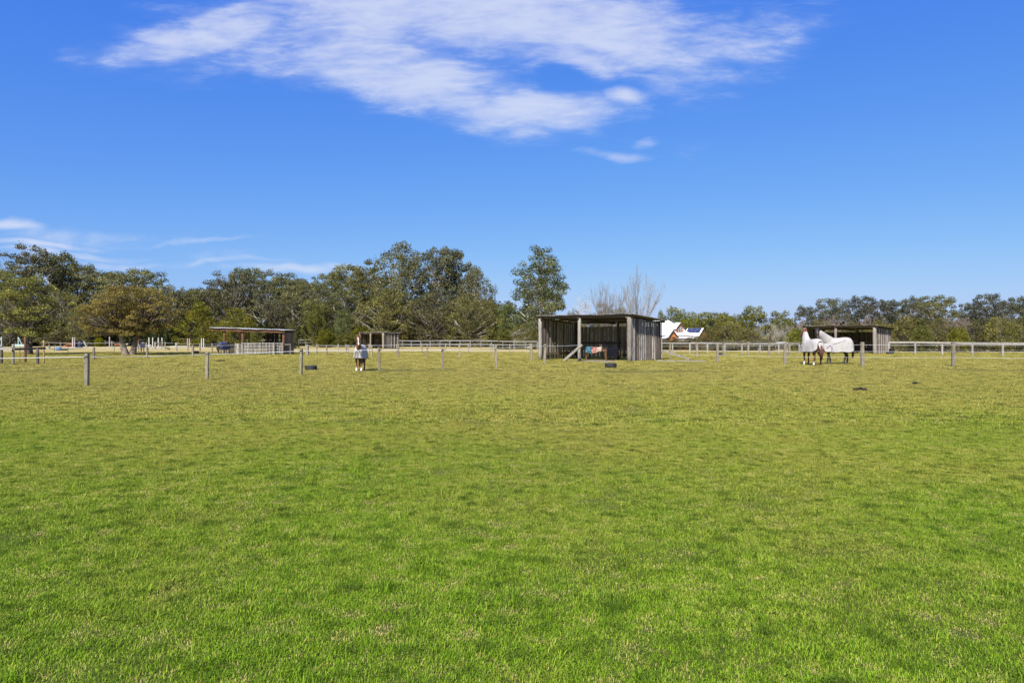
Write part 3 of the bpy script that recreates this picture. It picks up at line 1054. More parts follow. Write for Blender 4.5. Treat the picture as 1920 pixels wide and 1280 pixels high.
# (kind, pixel column, pixel row of the top, width in pixels, distance, label)
forest = [
    ('gum0', -20, 500, 110, 118, 'grey green gum cut off by the left picture edge, behind the yellow-topped paddock tree'),
    ('tallgum0', 50, 461, 92, 124, 'tallest dark gum with an antler-shaped top above the yellow-topped tree at far left'),
    ('gum1', 98, 476, 92, 130, 'tall gum sloping down just right of the antler-topped gum'),
    ('gum2', 145, 500, 88, 132, 'broad olive gum whose crown fills the skyline between the two spreading paddock trees'),
    ('dense0', 112, 545, 90, 120, 'lower olive tree between the yellow-topped tree and the bronze spreading tree'),
    ('gum3', 196, 513, 72, 132, 'olive gum just left of the dark domed gum behind the bronze tree'),
    ('gum4', 252, 508, 100, 128, 'dark green domed gum rising straight above the bronze spreading tree'),
    ('slim0', 325, 537, 44, 116, 'slim gum with a bare pale trunk just right of the bronze spreading tree'),
    ('slim1', 366, 543, 42, 120, 'slim pointed gum left of the tall domed gum, second from the bronze tree'),
    ('slim0', 396, 545, 46, 122, 'slim olive gum standing at the left foot of the tall domed gum'),
    ('gum0', 440, 514, 84, 124, 'left half of the tall domed gum pair above the open shelter'),
    ('gum2', 470, 506, 76, 130, 'rounded topmost gum above the open shelter roof'),
    ('tallgum1', 494, 528, 54, 122, 'gum with a forked white trunk above the right end of the open shelter'),
    ('tallgum0', 526, 514, 74, 132, 'open-crowned gum with gaps right of the white forked trunk'),
    ('gum1', 563, 527, 66, 130, 'low topped gum above the right end of the open shelter roof edge'),
    ('gum3', 600, 532, 80, 126, 'olive gum midway between the open shelter and the white-rugged front-facing horse'),
    ('tallgum1', 622, 514, 60, 138, 'tufted gum breaking the skyline left of the stepped gums behind the front-facing horse'),
    ('gum4', 652, 500, 72, 130, 'tufted tall gum right above the front-facing horse'),
    ('tallgum0', 684, 491, 66, 126, 'tufted gum directly left of the tallest dense tree'),
    ('dense1', 752, 457, 124, 118, 'tallest dense olive tree with a ragged top above the small far shelter'),
    ('gum2', 815, 471, 92, 124, 'open gum with a leaning white trunk beside the tallest dense tree'),
    ('gum0', 856, 474, 92, 126, 'rounded gum at the right shoulder of the tallest tree clump'),
    ('dense2', 890, 502, 74, 120, 'olive tree stepping down at the right end of the tallest clump'),
    ('dense0', 730, 545, 120, 112, 'broad drooping tree in front of the tallest clump, behind the small far shelter'),
    ('dense2', 812, 548, 118, 110, 'drooping olive tree right of the small far shelter with a shadowed base'),
    ('dense1', 880, 552, 100, 108, 'drooping grey olive tree hanging over the far rails left of the lone tall tree'),
    ('gum3', 648, 548, 84, 118, 'lower olive gum right behind the front-facing horse'),
    ('slim1', 590, 560, 56, 116, 'slender yellowish gum with thin pale stems left of the front-facing horse'),
    ('slim0', 548, 552, 56, 118, 'slender grey green gum behind the right end of the open shelter'),
    ('dense2', 918, 562, 66, 116, 'small dark tree at the end of the tall clump'),
    ('dark0', 948, 572, 60, 114, 'dark low tree left of the lone tall tree'),
    ('dark0', 985, 580, 60, 108, 'dark low tree at the left foot of the lone tall tree, over the pale roof'),
    ('slim1', 515, 566, 46, 114, 'slender gum left of the pale forked trunk and above the shelter roof'),
    ('gum1', 300, 545, 60, 124, 'olive gum half hidden by the right side of the bronze tree'),
    ('dense1', 30, 560, 90, 112, 'dark leafy tree behind the trunk of the yellow-topped tree'),
    ('dense0', 165, 575, 84, 114, 'dark leafy tree in the gap between the two spreading paddock trees'),
    ('gum2', 345, 548, 74, 136, 'low gum filling the skyline dip right of the bronze tree'),
    ('gum3', 382, 546, 76, 138, 'low gum filling the skyline dip left of the open shelter'),
    ('gum0', 412, 532, 70, 138, 'gum shoulder left of the tall domed gum pair'),
    ('gum2', 548, 524, 74, 140, 'gum behind the right end of the open shelter, wider and darker'),
    ('gum1', 582, 534, 74, 140, 'dark gum in the shallow dip left of the front-facing horse'),
    ('gum3', 226, 514, 84, 138, 'gum joining the skyline left of the dark domed gum behind the bronze tree'),
    ('gum0', 10, 512, 90, 132, 'gum behind the yellow-topped tree at the extreme left'),
    ('gum4', 700, 520, 80, 128, 'olive gum filling the notch left of the tallest dense tree'),
]
for k, px, top, w, Y, lb in forest:
    tree('gum_tree' if 'dense' not in k and 'dark' not in k else 'dense_tree', k, px, top - 3, w * (1.0 if Y < 127 else 1.14), Y, lb, FB)

tree('paperbark_tree', 'paper', 56, 519, 128, 62, 'spreading dark-trunked tree with yellow-green top at the left edge, bands round its trunk', rz=0.6)
tree('bronze_tree', 'bronze', 242, 538, 156, 62, 'wide spreading bronze-brown tree with two leaning trunks', rz=1.9)
tree('small_tree', 'brownsmall', 92, 598, 70, 88, 'small round brownish tree behind the yellow-topped tree')
FE = 'feathery young trees at the forest edge'
tree('casuarina_tree', 'feather0', 380, 566, 84, 104, 'feathery yellow green tree at the forest edge left of the open shelter', FE)
tree('casuarina_tree', 'feather1', 446, 578, 92, 100, 'feathery green tree directly behind the open shelter roof', FE)
tree('casuarina_tree', 'feather0', 545, 602, 36, 92, 'small cone-shaped yellow green tree just right of the open shelter', FE)
tree('casuarina_tree', 'feather1', 592, 572, 44, 108, 'tall pale green feathery tree left of the front-facing horse', FE)
SH = 'shrubs at the foot of the forest'
tree('shrub', 'roundbush', 612, 618, 40, 104, 'low round yellow green shrub between the open shelter and the front-facing horse', SH, cat='shrub')
tree('shrub', 'roundbush', 648, 624, 34, 104, 'low yellow green shrub touching the left of the front-facing horse', SH, cat='shrub')
tree('shrub', 'roundbush', 680, 612, 50, 106, 'taller yellow green shrub over the small far shelter roof', SH, cat='shrub')
tree('shrub', 'roundbush', 475, 622, 26, 90, 'yellow green shrub seen through the open shelter', SH, cat='shrub')
tree('dark_tree', 'dark0', 646, 585, 44, 108, 'dark round blue-green tree over the yellow shrubs beside the front-facing horse')
tree('shrub', 'roundbush', 943, 613, 36, 90, 'bright yellow green shrub left of the big shelter, at the far rails', SH, cat='shrub')
tree('shrub', 'bush1', 976, 612, 50, 92, 'dark olive shrub half hiding the pale-roofed small house', SH, cat='shrub')
tree('shrub', 'bush2', 1003, 616, 44, 90, 'olive shrub at the left post of the big shelter, before the small house', SH, cat='shrub')
tree('shrub', 'roundbush', 186, 633, 18, 108, 'small yellow shrub at the far rails left of the bronze tree', SH, cat='shrub')
tree('lone_tree', 'lone', 1014, 465, 122, 98, 'lone tall pyramid-shaped tree with pale stems behind the big shelter', rz=0.3)
BT = 'bare trees behind the big shelter'
tree('bare_tree', 'willow0', 1192, 497, 88, 80, 'taller bare tree with upswept whip branches over the big shelter roof', BT, rz=0.5)
tree('bare_tree', 'willow1', 1138, 522, 76, 82, 'shorter bare tree with fine upswept twigs, left of the taller bare tree', BT, rz=2.1)
tree('bare_tree', 'twiggy1', 1086, 549, 42, 88, 'small brownish twiggy tree between the lone tall tree and the bare trees', BT)
tree('gum_tree', 'slim0', 1134, 568, 34, 112, 'small dark gum tuft showing through the bare trees above the shelter roof', FB)
tree('gum_tree', 'slim1', 1164, 574, 44, 112, 'low olive gum tuft under the taller bare tree above the shelter roof', FB)
tree('shrub', 'bush0', 1070, 585, 60, 84, 'olive shrub behind the left part of the big shelter roof', SH, cat='shrub')
tree('shrub', 'bush1', 1120, 590, 80, 84, 'yellowish shrub behind the middle of the big shelter roof', SH, cat='shrub')
tree('shrub', 'bush2', 1185, 592, 90, 80, 'olive shrub behind the right part of the big shelter', SH, cat='shrub')
HT = 'trees around the white-roofed house'
tree('dark_tree', 'dark0', 1268, 578, 90, 160, 'dark tree rising behind the white house roof', HT)
tree('dark_tree', 'dark0', 1240, 584, 30, 160, 'small dark tree at the corner of the big shelter roof, behind the house', HT)
tree('bright_tree', 'bright0', 1306, 587, 92, 145, 'green rounded tree just right of the white roof', HT)
tree('bright_tree', 'bright1', 1342, 587, 84, 140, 'olive green tree over the solar roof end of the house', HT)
tree('bright_tree', 'bright0', 1372, 592, 76, 136, 'dark green tree between the house and the bright domed tree', HT)
tree('gum_tree', 'far0', 1362, 587, 60, 180, 'distant dark gum tops on the skyline between house and bright domed tree', HT)
tree('bright_tree', 'bright1', 1410, 575, 78, 105, 'bright yellow green domed tree left of the two white-rugged horses', HT)
tree('dark_tree', 'bright0', 1462, 585, 66, 105, 'olive domed tree with bare pale stems in front, left of the two white-rugged horses', HT)
TW = 'bare twiggy trees above the hedge'
for k, px, top, w, Y, lb in [
    ('twiggy1', 1424, 610, 40, 84, 'white-stemmed bare shrub under the bright domed tree'),
    ('twiggy1', 1452, 604, 46, 86, 'largest white-stemmed bare shrub left of the horses'),
    ('twiggy1', 1474, 606, 34, 84, 'narrow white-stemmed bare shrub directly left of the horses'),
    ('twiggy0', 1502, 600, 34, 100, 'bare twiggy tree at the left end of the far right shelter roof'),
    ('twiggy0', 1562, 586, 44, 110, 'pinkish bare tree over the middle of the right shelter roof'),
    ('twiggy0', 1588, 597, 26, 108, 'small pinkish bare tree beside the larger pink one over the right shelter'),
    ('twiggy0', 1628, 588, 44, 110, 'pinkish bare tree over the right corner of the right shelter'),
    ('twiggy0', 1776, 592, 34, 92, 'pink-topped bare tree left of the white-tipped one over the hedge'),
    ('twiggy0', 1800, 590, 42, 88, 'largest pink bare tree above the hedge beside the lone near post'),
    ('twiggy0', 1872, 596, 46, 92, 'faint pink bare tree above the hedge near the right edge'),
    ('twiggy0', 1900, 594, 30, 94, 'rightmost faint pink bare tree above the hedge'),
]:
    tree('twiggy_tree', k, px, top, w, Y, lb, TW)
HG = 'hedge of olive shrubs behind the rail fence'
for k, px, top, w, Y, lb in [
    ('bush0', 1340, 612, 62, 82, 'olive hedge shrub with pale dead stems right of the house'),
    ('bush1', 1372, 604, 60, 81, 'olive hedge shrub second to the right of the house'),
    ('bush2', 1404, 614, 56, 80, 'olive hedge shrub under the bright domed tree'),
    ('bush0', 1440, 636, 40, 79, 'low dark hedge shrub among white-stemmed bare shrubs'),
    ('bush1', 1300, 630, 50, 84, 'low hedge shrub in front of the house verandah'),
    ('bush2', 1264, 632, 44, 84, 'low hedge shrub between the big shelter and the house porch'),
    ('roundbush', 1494, 616, 44, 78, 'leafy green hedge shrub just left of the horses'),
    ('bush1', 1540, 602, 64, 84, 'olive shrub behind the left part of the right shelter'),
    ('bush2', 1600, 606, 60, 84, 'olive shrub behind the middle of the right shelter'),
    ('bush0', 1650, 598, 56, 82, 'rounded shrub behind the right corner of the right shelter'),
    ('bush1', 1698, 594, 66, 74, 'tall olive hedge shrub beside the right shelter wall'),
    ('roundbush', 1728, 610, 40, 71, 'bright green hedge shrub between two tall olive ones, left of the near post'),
    ('bush2', 1764, 598, 62, 74, 'tall olive hedge shrub left of the bright round one'),
    ('roundbush', 1798, 613, 40, 70, 'bright round hedge shrub right behind the near grey post'),
    ('bush0', 1832, 598, 60, 73, 'tall olive hedge shrub right of the bright round one'),
    ('bush1', 1872, 596, 66, 72, 'tall olive hedge shrub with pale stems near the right edge'),
    ('bush2', 1912, 594, 56, 72, 'rightmost tall olive hedge shrub with a dark forked trunk'),
    ('bush0', 1950, 596, 60, 72, 'olive hedge shrub cut by the right picture edge'),
]:
    tree('hedge_shrub', k, px, top, w, Y, lb, HG, cat='shrub')
FG = 'far gum trees behind the hedge'
for k, px, top, w, Y, lb in [
    ('far0', 1514, 574, 62, 168, 'leftmost far gum of the grey line above the right shelter'),
    ('far1', 1552, 561, 78, 160, 'far gum over the left half of the right shelter roof'),
    ('far2', 1592, 563, 74, 166, 'far gum over the middle of the right shelter roof'),
    ('far0', 1632, 554, 84, 160, 'tallest flat-topped far gum over the right end of the right shelter roof'),
    ('far1', 1672, 564, 70, 166, 'far gum just right of the right shelter corner'),
    ('far2', 1708, 562, 66, 160, 'thin far gum between the right shelter and the domed far gum'),
    ('gum4', 1757, 554, 74, 140, 'dense domed far gum left of the dip in the skyline'),
    ('far0', 1726, 556, 60, 170, 'open-topped far gum left of the dense domed one'),
    ('far2', 1815, 569, 60, 165, 'far gum starting the right-hand rise after the skyline dip'),
    ('far1', 1850, 553, 88, 156, 'wide brownish far gum above the right-hand hedge'),
    ('far0', 1896, 556, 84, 160, 'far gum near the right edge behind the hedge'),
    ('far2', 1940, 557, 84, 158, 'far gum cut by the right picture edge'),
]:
    tree('gum_tree', k, px, top, w, Y, lb, FG)


# dark undergrowth of the forest, one mass nobody could count
def understorey():
    rng = np.random.default_rng(77)
    Cs, T = [], []
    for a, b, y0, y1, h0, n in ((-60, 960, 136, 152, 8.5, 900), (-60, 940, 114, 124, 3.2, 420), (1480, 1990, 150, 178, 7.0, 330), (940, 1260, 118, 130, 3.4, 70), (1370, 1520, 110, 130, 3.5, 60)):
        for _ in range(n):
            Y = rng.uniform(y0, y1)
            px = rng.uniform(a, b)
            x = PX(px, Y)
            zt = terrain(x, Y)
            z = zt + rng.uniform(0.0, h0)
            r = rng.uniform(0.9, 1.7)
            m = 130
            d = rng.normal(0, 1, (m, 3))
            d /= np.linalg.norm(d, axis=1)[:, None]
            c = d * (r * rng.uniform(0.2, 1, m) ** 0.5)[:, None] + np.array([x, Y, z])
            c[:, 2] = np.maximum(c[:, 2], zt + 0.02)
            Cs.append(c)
            T.append(np.clip(rng.uniform(0.2, 0.6) + rng.normal(0, 0.2, m), 0, 1))
    C = np.concatenate(Cs)
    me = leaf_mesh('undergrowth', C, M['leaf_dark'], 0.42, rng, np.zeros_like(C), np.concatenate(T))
    o = bpy.data.objects.new('undergrowth', me)
    col.objects.link(o)
    tag(o, 'dark leafy undergrowth filling the foot of the forest', 'undergrowth', kind='stuff')


understorey()

# ------------------------------------------------------------------ fences
def post_mb(mb, base, h, w, lean=(0, 0), round_=False, rot=0.0, deep=0.15):
    b = Vector(base) - Vector((0, 0, deep))
    t = Vector(base) + Vector((lean[0] * h, lean[1] * h, h))
    r = mb.rng
    if round_:
        k = 9
        mb.tube([b.lerp(t, i / 5) + Vector((r.uniform(-.05, .05), r.uniform(-.05, .05), 0)) * w for i in range(6)] + [t + Vector((0, 0, 0.012))],
                [w / 2 * r.uniform(0.93, 1.05) for _ in range(6)] + [w / 2 * 0.72], k)
        return
    vs, fs = [], []
    n = 5
    for i in range(n + 1):
        c = b.lerp(t, i / n)
        kx, ky = w / 2 * r.uniform(0.92, 1.06), w / 2 * r.uniform(0.92, 1.06)
        ch = 0.72
        for sx, sy in ((-1, -ch), (-ch, -1), (ch, -1), (1, -ch), (1, ch), (ch, 1), (-ch, 1), (-1, ch)):
            x, y = sx * kx, sy * ky
            vs.append((c.x + x * math.cos(rot) - y * math.sin(rot), c.y + x * math.sin(rot) + y * math.cos(rot),
                       c.z + (r.uniform(-.02, .012) if i == n else 0)))
    for i in range(n):
        for k in range(8):
            k2 = (k + 1) % 8
            fs.append((i * 8 + k, i * 8 + k2, (i + 1) * 8 + k2, (i + 1) * 8 + k))
    fs.append(tuple(n * 8 + k for k in range(8)))
    mb.add(vs, fs)


def fence(name, label, posts, w=0.13, mat='post', group=None, wires=(), wire_r=0.012, wire_mat='tape', rails=(), rail_mat='rail',
          round_=False, seed=0, lean=0.012, start=None, end=None, insul=False, cap_rail=False, sag=0.02):
    """posts: (px, base row or -distance, height or None, top row)"""
    rng = random.Random(seed)
    pts = []
    for p in posts:
        px, bs, top = p[0], p[1], p[2]
        Y = -bs if bs < 0 else YB(bs)
        g_ = G(px, Y)
        h = top if top < 10 else PZ(top, Y) - g_.z
        pts.append((g_, h, p[3] if len(p) > 3 else w))
    L = pts[0][0]
    if pts[0][0].y < 55:
        POST_FEET.extend((q[0].x, q[0].y) for q in pts)
    o = empty(name, L, 0, label, 'fence', group)
    for i, (g_, h, ww) in enumerate(pts):
        mb = MB(seed * 50 + i)
        rot = rng.uniform(-0.25, 0.25)
        post_mb(mb, g_ - L, h, ww, (rng.uniform(-lean, lean), rng.uniform(-lean, lean)), round_, rot)
        pm = mat if ww < 0.2 else 'post_pale'
        mb.build('post', M[pm], o)
        if insul:
            ib = MB(i)
            z = h - 0.10
            c = g_ - L + Vector((0, -ww / 2 - 0.02, z))
            ib.bar(c - Vector((0.13, 0, 0)), c + Vector((0.13, 0, 0)), 0.022, 0.022)
            ib.build('insulator', M['rubber'], o)
    line = [(g_, h, ww) for g_, h, ww in pts]
    if start is not None:
        line = [(Vector(start), line[0][1], 0.0)] + line
    if end is not None:
        line = line + [(Vector(end), line[-1][1], 0.0)]
    for f in wires:
        mb = MB(3)
        P = []
        for i, (g_, h, ww) in enumerate(line):
            z = (h + f) if f < 0 else f * h
            q = g_ - L + Vector((0, -ww / 2 - 0.012, z))
            if P:
                P.append(P[-1].lerp(q, 0.5) - Vector((0, 0, sag)))
            P.append(q)
        mb.tube(P, wire_r, 4)
        mb.build('wire', M[wire_mat], o)
    for f, rw, rh in rails:
        for i in range(len(line) - 1):
            mb = MB(seed * 70 + i + int(f * 10))
            a, b = line[i], line[i + 1]
            za, zb = (a[1] * f if f <= 1 else a[1]), (b[1] * f if f <= 1 else b[1])
            off = Vector((0, -(w / 2 + rw / 2 + 0.004), 0))
            if cap_rail and f >= 0.99:
                off = Vector((0, 0, rh / 2 + 0.003))
            A, B = a[0] - L + off + Vector((0, 0, za)), b[0] - L + off + Vector((0, 0, zb))
            d = (B - A).normalized()
            ext = 0.0 if not cap_rail else 0.0
            mb.bar(A + d * (0.004 - ext), B - d * (0.004 - ext), rw, rh)
            mb.build('rail', M[rail_mat], o)
    return o


# near paddock fence, left arm and right arm of the corner at the big shelter
fence('electric_fence', 'near fence of grey posts with one white tape, from left edge to big shelter',
      [(-160, 738, 664), (163, 727, 662.5, 0.125), (388, 714, 658.7, 0.105), (564, 705.5, 652.8, 0.11), (712, 698.5, 651, 0.11),
       (830, 695.5, 652, 0.105), (931, 690, 648, 0.12), (1021, 682, 645, 0.155)], group='fences of grey posts and white tape', wires=(-0.11,), wire_r=0.011,
      insul=True, seed=1, lean=0.03, end=G(1092, 47.6), sag=0.03)
fence('electric_fence', 'near fence of grey posts with three white tapes in front of the two white-rugged horses',
      [(1345, 680, 644.6, 0.14), (1472, 683.2, 642.5, 0.17), (1617, 686.3, 641, 0.18), (1787, 688.5, 641, 0.165), (2010, 692, 640, 0.16)],
      group='fences of grey posts and white tape', wires=(-0.16, 0.62, 0.38), wire_r=0.006, seed=2, start=G(1240.5, 49.4), sag=0.015)
fence('electric_fence', 'fence of thin grey posts and white tape on the left, ending at the open shelter',
      [(-60, 677, 651), (176, 674.5, 650.7), (276, 672, 650), (361.5, 669.5, 647.5), (441, 667.5, 645, 0.09)], w=0.13,
      group='fences of grey posts and white tape', wires=(-0.08,), wire_r=0.009, seed=3)
fence('electric_fence', 'fence of grey posts between open and big shelter, starting at a thick pale post',
      [(576, 666, 646, 0.26), (612.5, 666.6, 646.5), (652.5, 668, 647), (697, 669, 646.5), (747, 670.4, 645), (801, 671, 645), (861.5, 671.8, 645),
       (925, 673, 645), (996.5, 674.6, 643.8, 0.15)], w=0.12, group='fences of grey posts and white tape', wires=(-0.06, 0.55), wire_r=0.007, seed=4)
fence('post_fence', 'farther row of thin grey posts behind the front-facing horse, reaching towards the big shelter',
      [(594, 664.5, 644), (634, 665, 645), (649, 663.6, 645), (692, 664, 644.5), (744, 663.6, 645), (791.5, 662.3, 643.5), (835.6, 661.9, 643.5), (878, 661.8, 643.5), (919.5, 661.5, 643.5),
       (956, 660.8, 644.5), (993.5, 660.2, 644.5)], w=0.11, group='fences of grey posts and white tape', wires=(0.9, 0.45), wire_r=0.008, wire_mat='wire', seed=5)
fence('post_fence', 'row of posts right of the bronze tree leading to the open shelter',
      [(291, 655, 641, 0.2), (310, 656, 641), (330.6, 657.4, 642, 0.2), (352, 658.4, 643), (375, 660, 643.5), (398, 661, 643.5), (418, 662, 643.5)],
      w=0.12, group='fences of grey posts and white tape', wires=(0.9, 0.4), wire_r=0.007, seed=6)
fence('post_fence', 'short row of grey posts left of the bronze tree, in front of the jump poles',
      [(157, 647, 636.5, 0.22), (170, 648, 638), (183, 649.5, 638), (197, 650, 638.5, 0.22), (210, 651, 639), (226, 655.5, 639.5), (249, 654, 641), (275, 654.6, 641.5)],
      w=0.12, group='fences of grey posts and white tape', wires=(0.85,), wire_r=0.007, seed=7)
fence('post_fence', 'row of posts beyond the big shelter on its right, with one wire',
      [(1256, 673.2, 643.3, 0.12), (1307, 670, 642, 0.17), (1356, 668.3, 642.2, 0.14), (1403, 665.8, 641, 0.15), (1442, 667, 642, 0.18), (1480.5, 665.6, 643, 0.15)],
      group='fences of grey posts and white tape', wires=(0.93,), wire_r=0.01, wire_mat='wire', seed=8)


def px_line(x0, y0, x1, y1, step):
    """posts every step metres between two points on the ground, as (px, -Y)"""
    n = max(1, int(math.hypot(x1 - x0, y1 - y0) / step))
    out = []
    for i in range(n + 1):
        x, y = x0 + (x1 - x0) * i / n, y0 + (y1 - y0) * i / n
        out.append((960 + x / y * 1280, -y))
    return out


RG = 'post and rail fences round the paddocks'
fence('rail_fence', 'far weathered rail fence along the forest foot on the left, beyond the jump poles',
      [(px, y, 1.05) for px, y in px_line(-98, 125, -37, 112, 2.1)], w=0.13, mat='rail_far', group=RG, rails=((1.0, 0.05, 0.15), (0.5, 0.04, 0.10)), rail_mat='rail_far', seed=9)
fence('rail_fence', 'far weathered rail fence along the forest foot between the open shelter and the big shelter',
      [(px, y, 1.05) for px, y in px_line(-35, 112, 3.2, 86, 1.75)], w=0.12, mat='rail_far', group=RG, rails=((1.0, 0.05, 0.14), (0.58, 0.04, 0.08)), rail_mat='rail_far', seed=10)
fence('rail_fence', 'pale top-rail fence from behind the big shelter to the two white-rugged horses',
      [(px, y, 0.94) for px, y in ((1228, -69), (1261, -67.5), (1293.5, -66.5), (1326.5, -66), (1359, -65.5), (1391, -65), (1425, -65.5), (1460, -66), (1498.5, -66.5))],
      w=0.13, mat='rail', group=RG, rails=((1.0, 0.14, 0.12),), cap_rail=True, seed=11)
fence('rail_fence', 'pale top-rail fence from the right shelter to the right picture edge',
      [(px, y, 0.99) for px, y in ((1666, -63.5), (1716, -62), (1766.5, -61), (1823, -59), (1880, -57.5), (1945, -55.5), (2020, -53.5))],
      w=0.14, mat='rail', group=RG, rails=((1.0, 0.15, 0.16),), cap_rail=True, seed=12)
fence('wire_fence', 'thin dark wire fence in front of the right-hand hedge',
      [(px, y, 1.15) for px, y in px_line(20, 76, 52, 66.5, 3.4)], w=0.07, mat='bark_dark', wires=(0.95, 0.62, 0.3), wire_r=0.008, wire_mat='wire', seed=13)
fence('wire_fence', 'thin star-post wire fence by the blue drum on the left',
      [(px, y, 1.1) for px, y in ((78, -78), (102, -76), (127.5, -72), (214, -73), (234, -74))], w=0.05, mat='bark_dark', wires=(0.9, 0.5), wire_r=0.01, wire_mat='tape', seed=14)


# ------------------------------------------------------------------ shelters
def boards(mb, p0, p1, h0, h1, bw=0.19, th=0.03, gap=0.012, jit=0.03, lap=0.018, z0=0.03, miss=0.0, turn=0.05):
    """upright boards from p0 to p1; top height runs from h0 to h1"""
    p0, p1 = Vector(p0), Vector(p1)
    d = (p1 - p0)
    L = d.length
    d.normalize()
    rz = math.atan2(d.y, d.x)
    nrm = Vector((-d.y, d.x, 0))
    s, i = 0.0, 0
    r = mb.rng
    while s < L - 0.05:
        w = min(bw * r.uniform(0.75, 1.25), L - s)
        if r.random() >= miss:
            t = (s + w / 2) / L
            top = h0 + (h1 - h0) * t - abs(r.gauss(0, jit))
            bot = z0 + abs(r.gauss(0, 0.03))
            c = p0 + d * (s + w / 2) + nrm * (lap * (1 if i % 2 else -1) + r.uniform(-.006, .006))
            mb.box((c.x, c.y, (top + bot) / 2), (w - gap * r.uniform(0.3, 1.6), th * r.uniform(0.8, 1.3), top - bot), rz + r.uniform(-turn, turn))
        s += w
        i += 1


def corrugated(name, mat, parent, x0, x1, y0, y1, zf, wave=0.16, amp=0.022, rows=7, seed=0):
    """roof sheet; zf(x, y) gives the height, ribs run front to back"""
    rng = random.Random(seed)
    n = int((x1 - x0) / wave * 5)
    vs, fs = [], []
    for j in range(rows + 1):
        y = y0 + (y1 - y0) * j / rows
        for i in range(n + 1):
            x = x0 + (x1 - x0) * i / n
            jig = (0.016 * math.sin(x * 1.9 + seed) + 0.012 * math.sin(x * 5.3 + 2 * seed)) * (1.0 if j in (0, rows) else 0.2)
            vs.append((x, y + (jig if j in (0, rows) else 0), zf(x, y) + amp * math.sin(2 * math.pi * x / wave) + jig))
    m = n + 1
    for j in range(rows):
        for i in range(n):
            fs.append((j * m + i, j * m + i + 1, (j + 1) * m + i + 1, (j + 1) * m + i))
    mb = MB(seed)
    mb.add(vs, fs, 0.5)
    o = mb.build(name, mat, parent, smooth=True)
    sd = o.modifiers.new('sheet', 'SOLIDIFY')
    sd.thickness = 0.006
    return o


def shelter(loc, rz, W, D, Hf, Hb, label, seed, back_top, mid=0.46, mesh_panel=True, over=0.32, side_over=0.42, left_lit=True, inner='board_fill', pale='post_pale', group='slab timber horse shelters'):
    o = empty('horse_shelter', loc, rz, label, 'shelter', group)
    r = random.Random(seed)
    zf = lambda x, y: Hf + (Hb - Hf) * (y + over) / (D + 2 * over)
    pw = 0.26
    for x, y in ((0, 0), (W, 0)):
        mb = MB(seed + int(x))
        post_mb(mb, (x, y, 0), zf(x, y) - 0.18, 0.32 if x else 0.28, (0, 0), True)
        mb.build('corner_post', M[pale], o, smooth=True)
    mb = MB(seed + 5)
    post_mb(mb, (W * mid, 0, 0), zf(0, 0) - 0.16, 0.24, (0, 0), True)
    mb.build('front_post', M[pale], o, smooth=True)
    for x, y in ((0.1, D), (W - 0.1, D), (W * mid + 0.6, D - 0.35)):
        mb = MB(seed + int(x * 3) + 7)
        post_mb(mb, (x, y - 0.16, 0), zf(x, y) - 0.22, 0.19, (0, 0), True)
        mb.build('back_post', M['board_dark'], o, smooth=True)
    # walls
    mb = MB(seed + 11)
    boards(mb, (0, 0.2, 0), (0, D, 0), zf(0, 0.1) - 0.22, zf(0, D) - 0.2, 0.18, 0.03, 0.012, 0.02)
    mb.build('side_wall', M['board' if inner == 'board_fill' else inner], o)
    mb = MB(seed + 12)
    boards(mb, (W, 0.22, 0), (W, D, 0), zf(0, 0.1) - 0.2, zf(0, D) - 0.17, 0.16, 0.06, 0.014, 0.03, 0.04, turn=0.16)
    mb.build('side_wall', M['board'], o)
    mb = MB(seed + 13)
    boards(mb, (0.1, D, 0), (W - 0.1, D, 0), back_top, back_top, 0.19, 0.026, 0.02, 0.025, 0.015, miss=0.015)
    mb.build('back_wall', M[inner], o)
    # frame timbers
    def beam(nm, a, b, w, h, mat='board_dark'):
        m_ = MB(seed + int(a[0] * 7 + a[1] * 3 + a[2] * 5))
        m_.bar(a, b, w, h)
        return m_.build(nm, M[mat], o)
    beam('front_beam', (-side_over * 0.5, 0.0, zf(0, 0) - 0.10), (W + side_over * 0.6, 0.0, zf(0, 0) - 0.10), 0.10, 0.15)
    beam('back_beam', (-side_over * 0.5, D + 0.04, zf(0, D) - 0.10), (W + side_over * 0.6, D + 0.04, zf(0, D) - 0.10), 0.09, 0.14)
    for k in range(1, 4):
        y = D * k / 4
        beam('purlin', (0.0, y, zf(0, y) - 0.075), (W, y, zf(0, y) - 0.075), 0.07, 0.10, 'board')
    for x in (0.16, W * mid, W - 0.16):
        beam('rafter', (x, -over * 0.6, zf(x, -over * 0.6) - 0.20), (x, D + 0.1, zf(x, D + 0.1) - 0.20), 0.08, 0.12)
    beam('rail', (0.07, 0.3, 0.42), (0.07, D - 0.2, 0.42), 0.06, 0.15)
    beam('rail', (0.2, D - 0.12, 1.18), (W * mid + 0.55, D - 0.12, 1.18), 0.06, 0.16)
    beam('rail', (W * mid + 0.72, D - 0.12, 0.28), (W - 0.2, D - 0.12, 0.28), 0.06, 0.18)
    corrugated('roof', M['roof'], o, -side_over * 0.5, W + side_over, -over, D + over, lambda x, y: zf(x, y) + 0.01, seed=seed)
    if mesh_panel:
        mb = MB(3)
        x0, x1, z0, z1, y = 1.55, 4.35, 1.2, 2.42, D - 0.06
        for i in range(15):
            x = x0 + (x1 - x0) * i / 14
            mb.bar((x, y, z0), (x, y, z1), 0.012, 0.012)
        for i in range(9):
            z = z0 + (z1 - z0) * i / 8
            mb.bar((x0, y - 0.015, z), (x1, y - 0.015, z), 0.012, 0.012)
        mb.build('mesh_panel', M['white'], o)
    return o


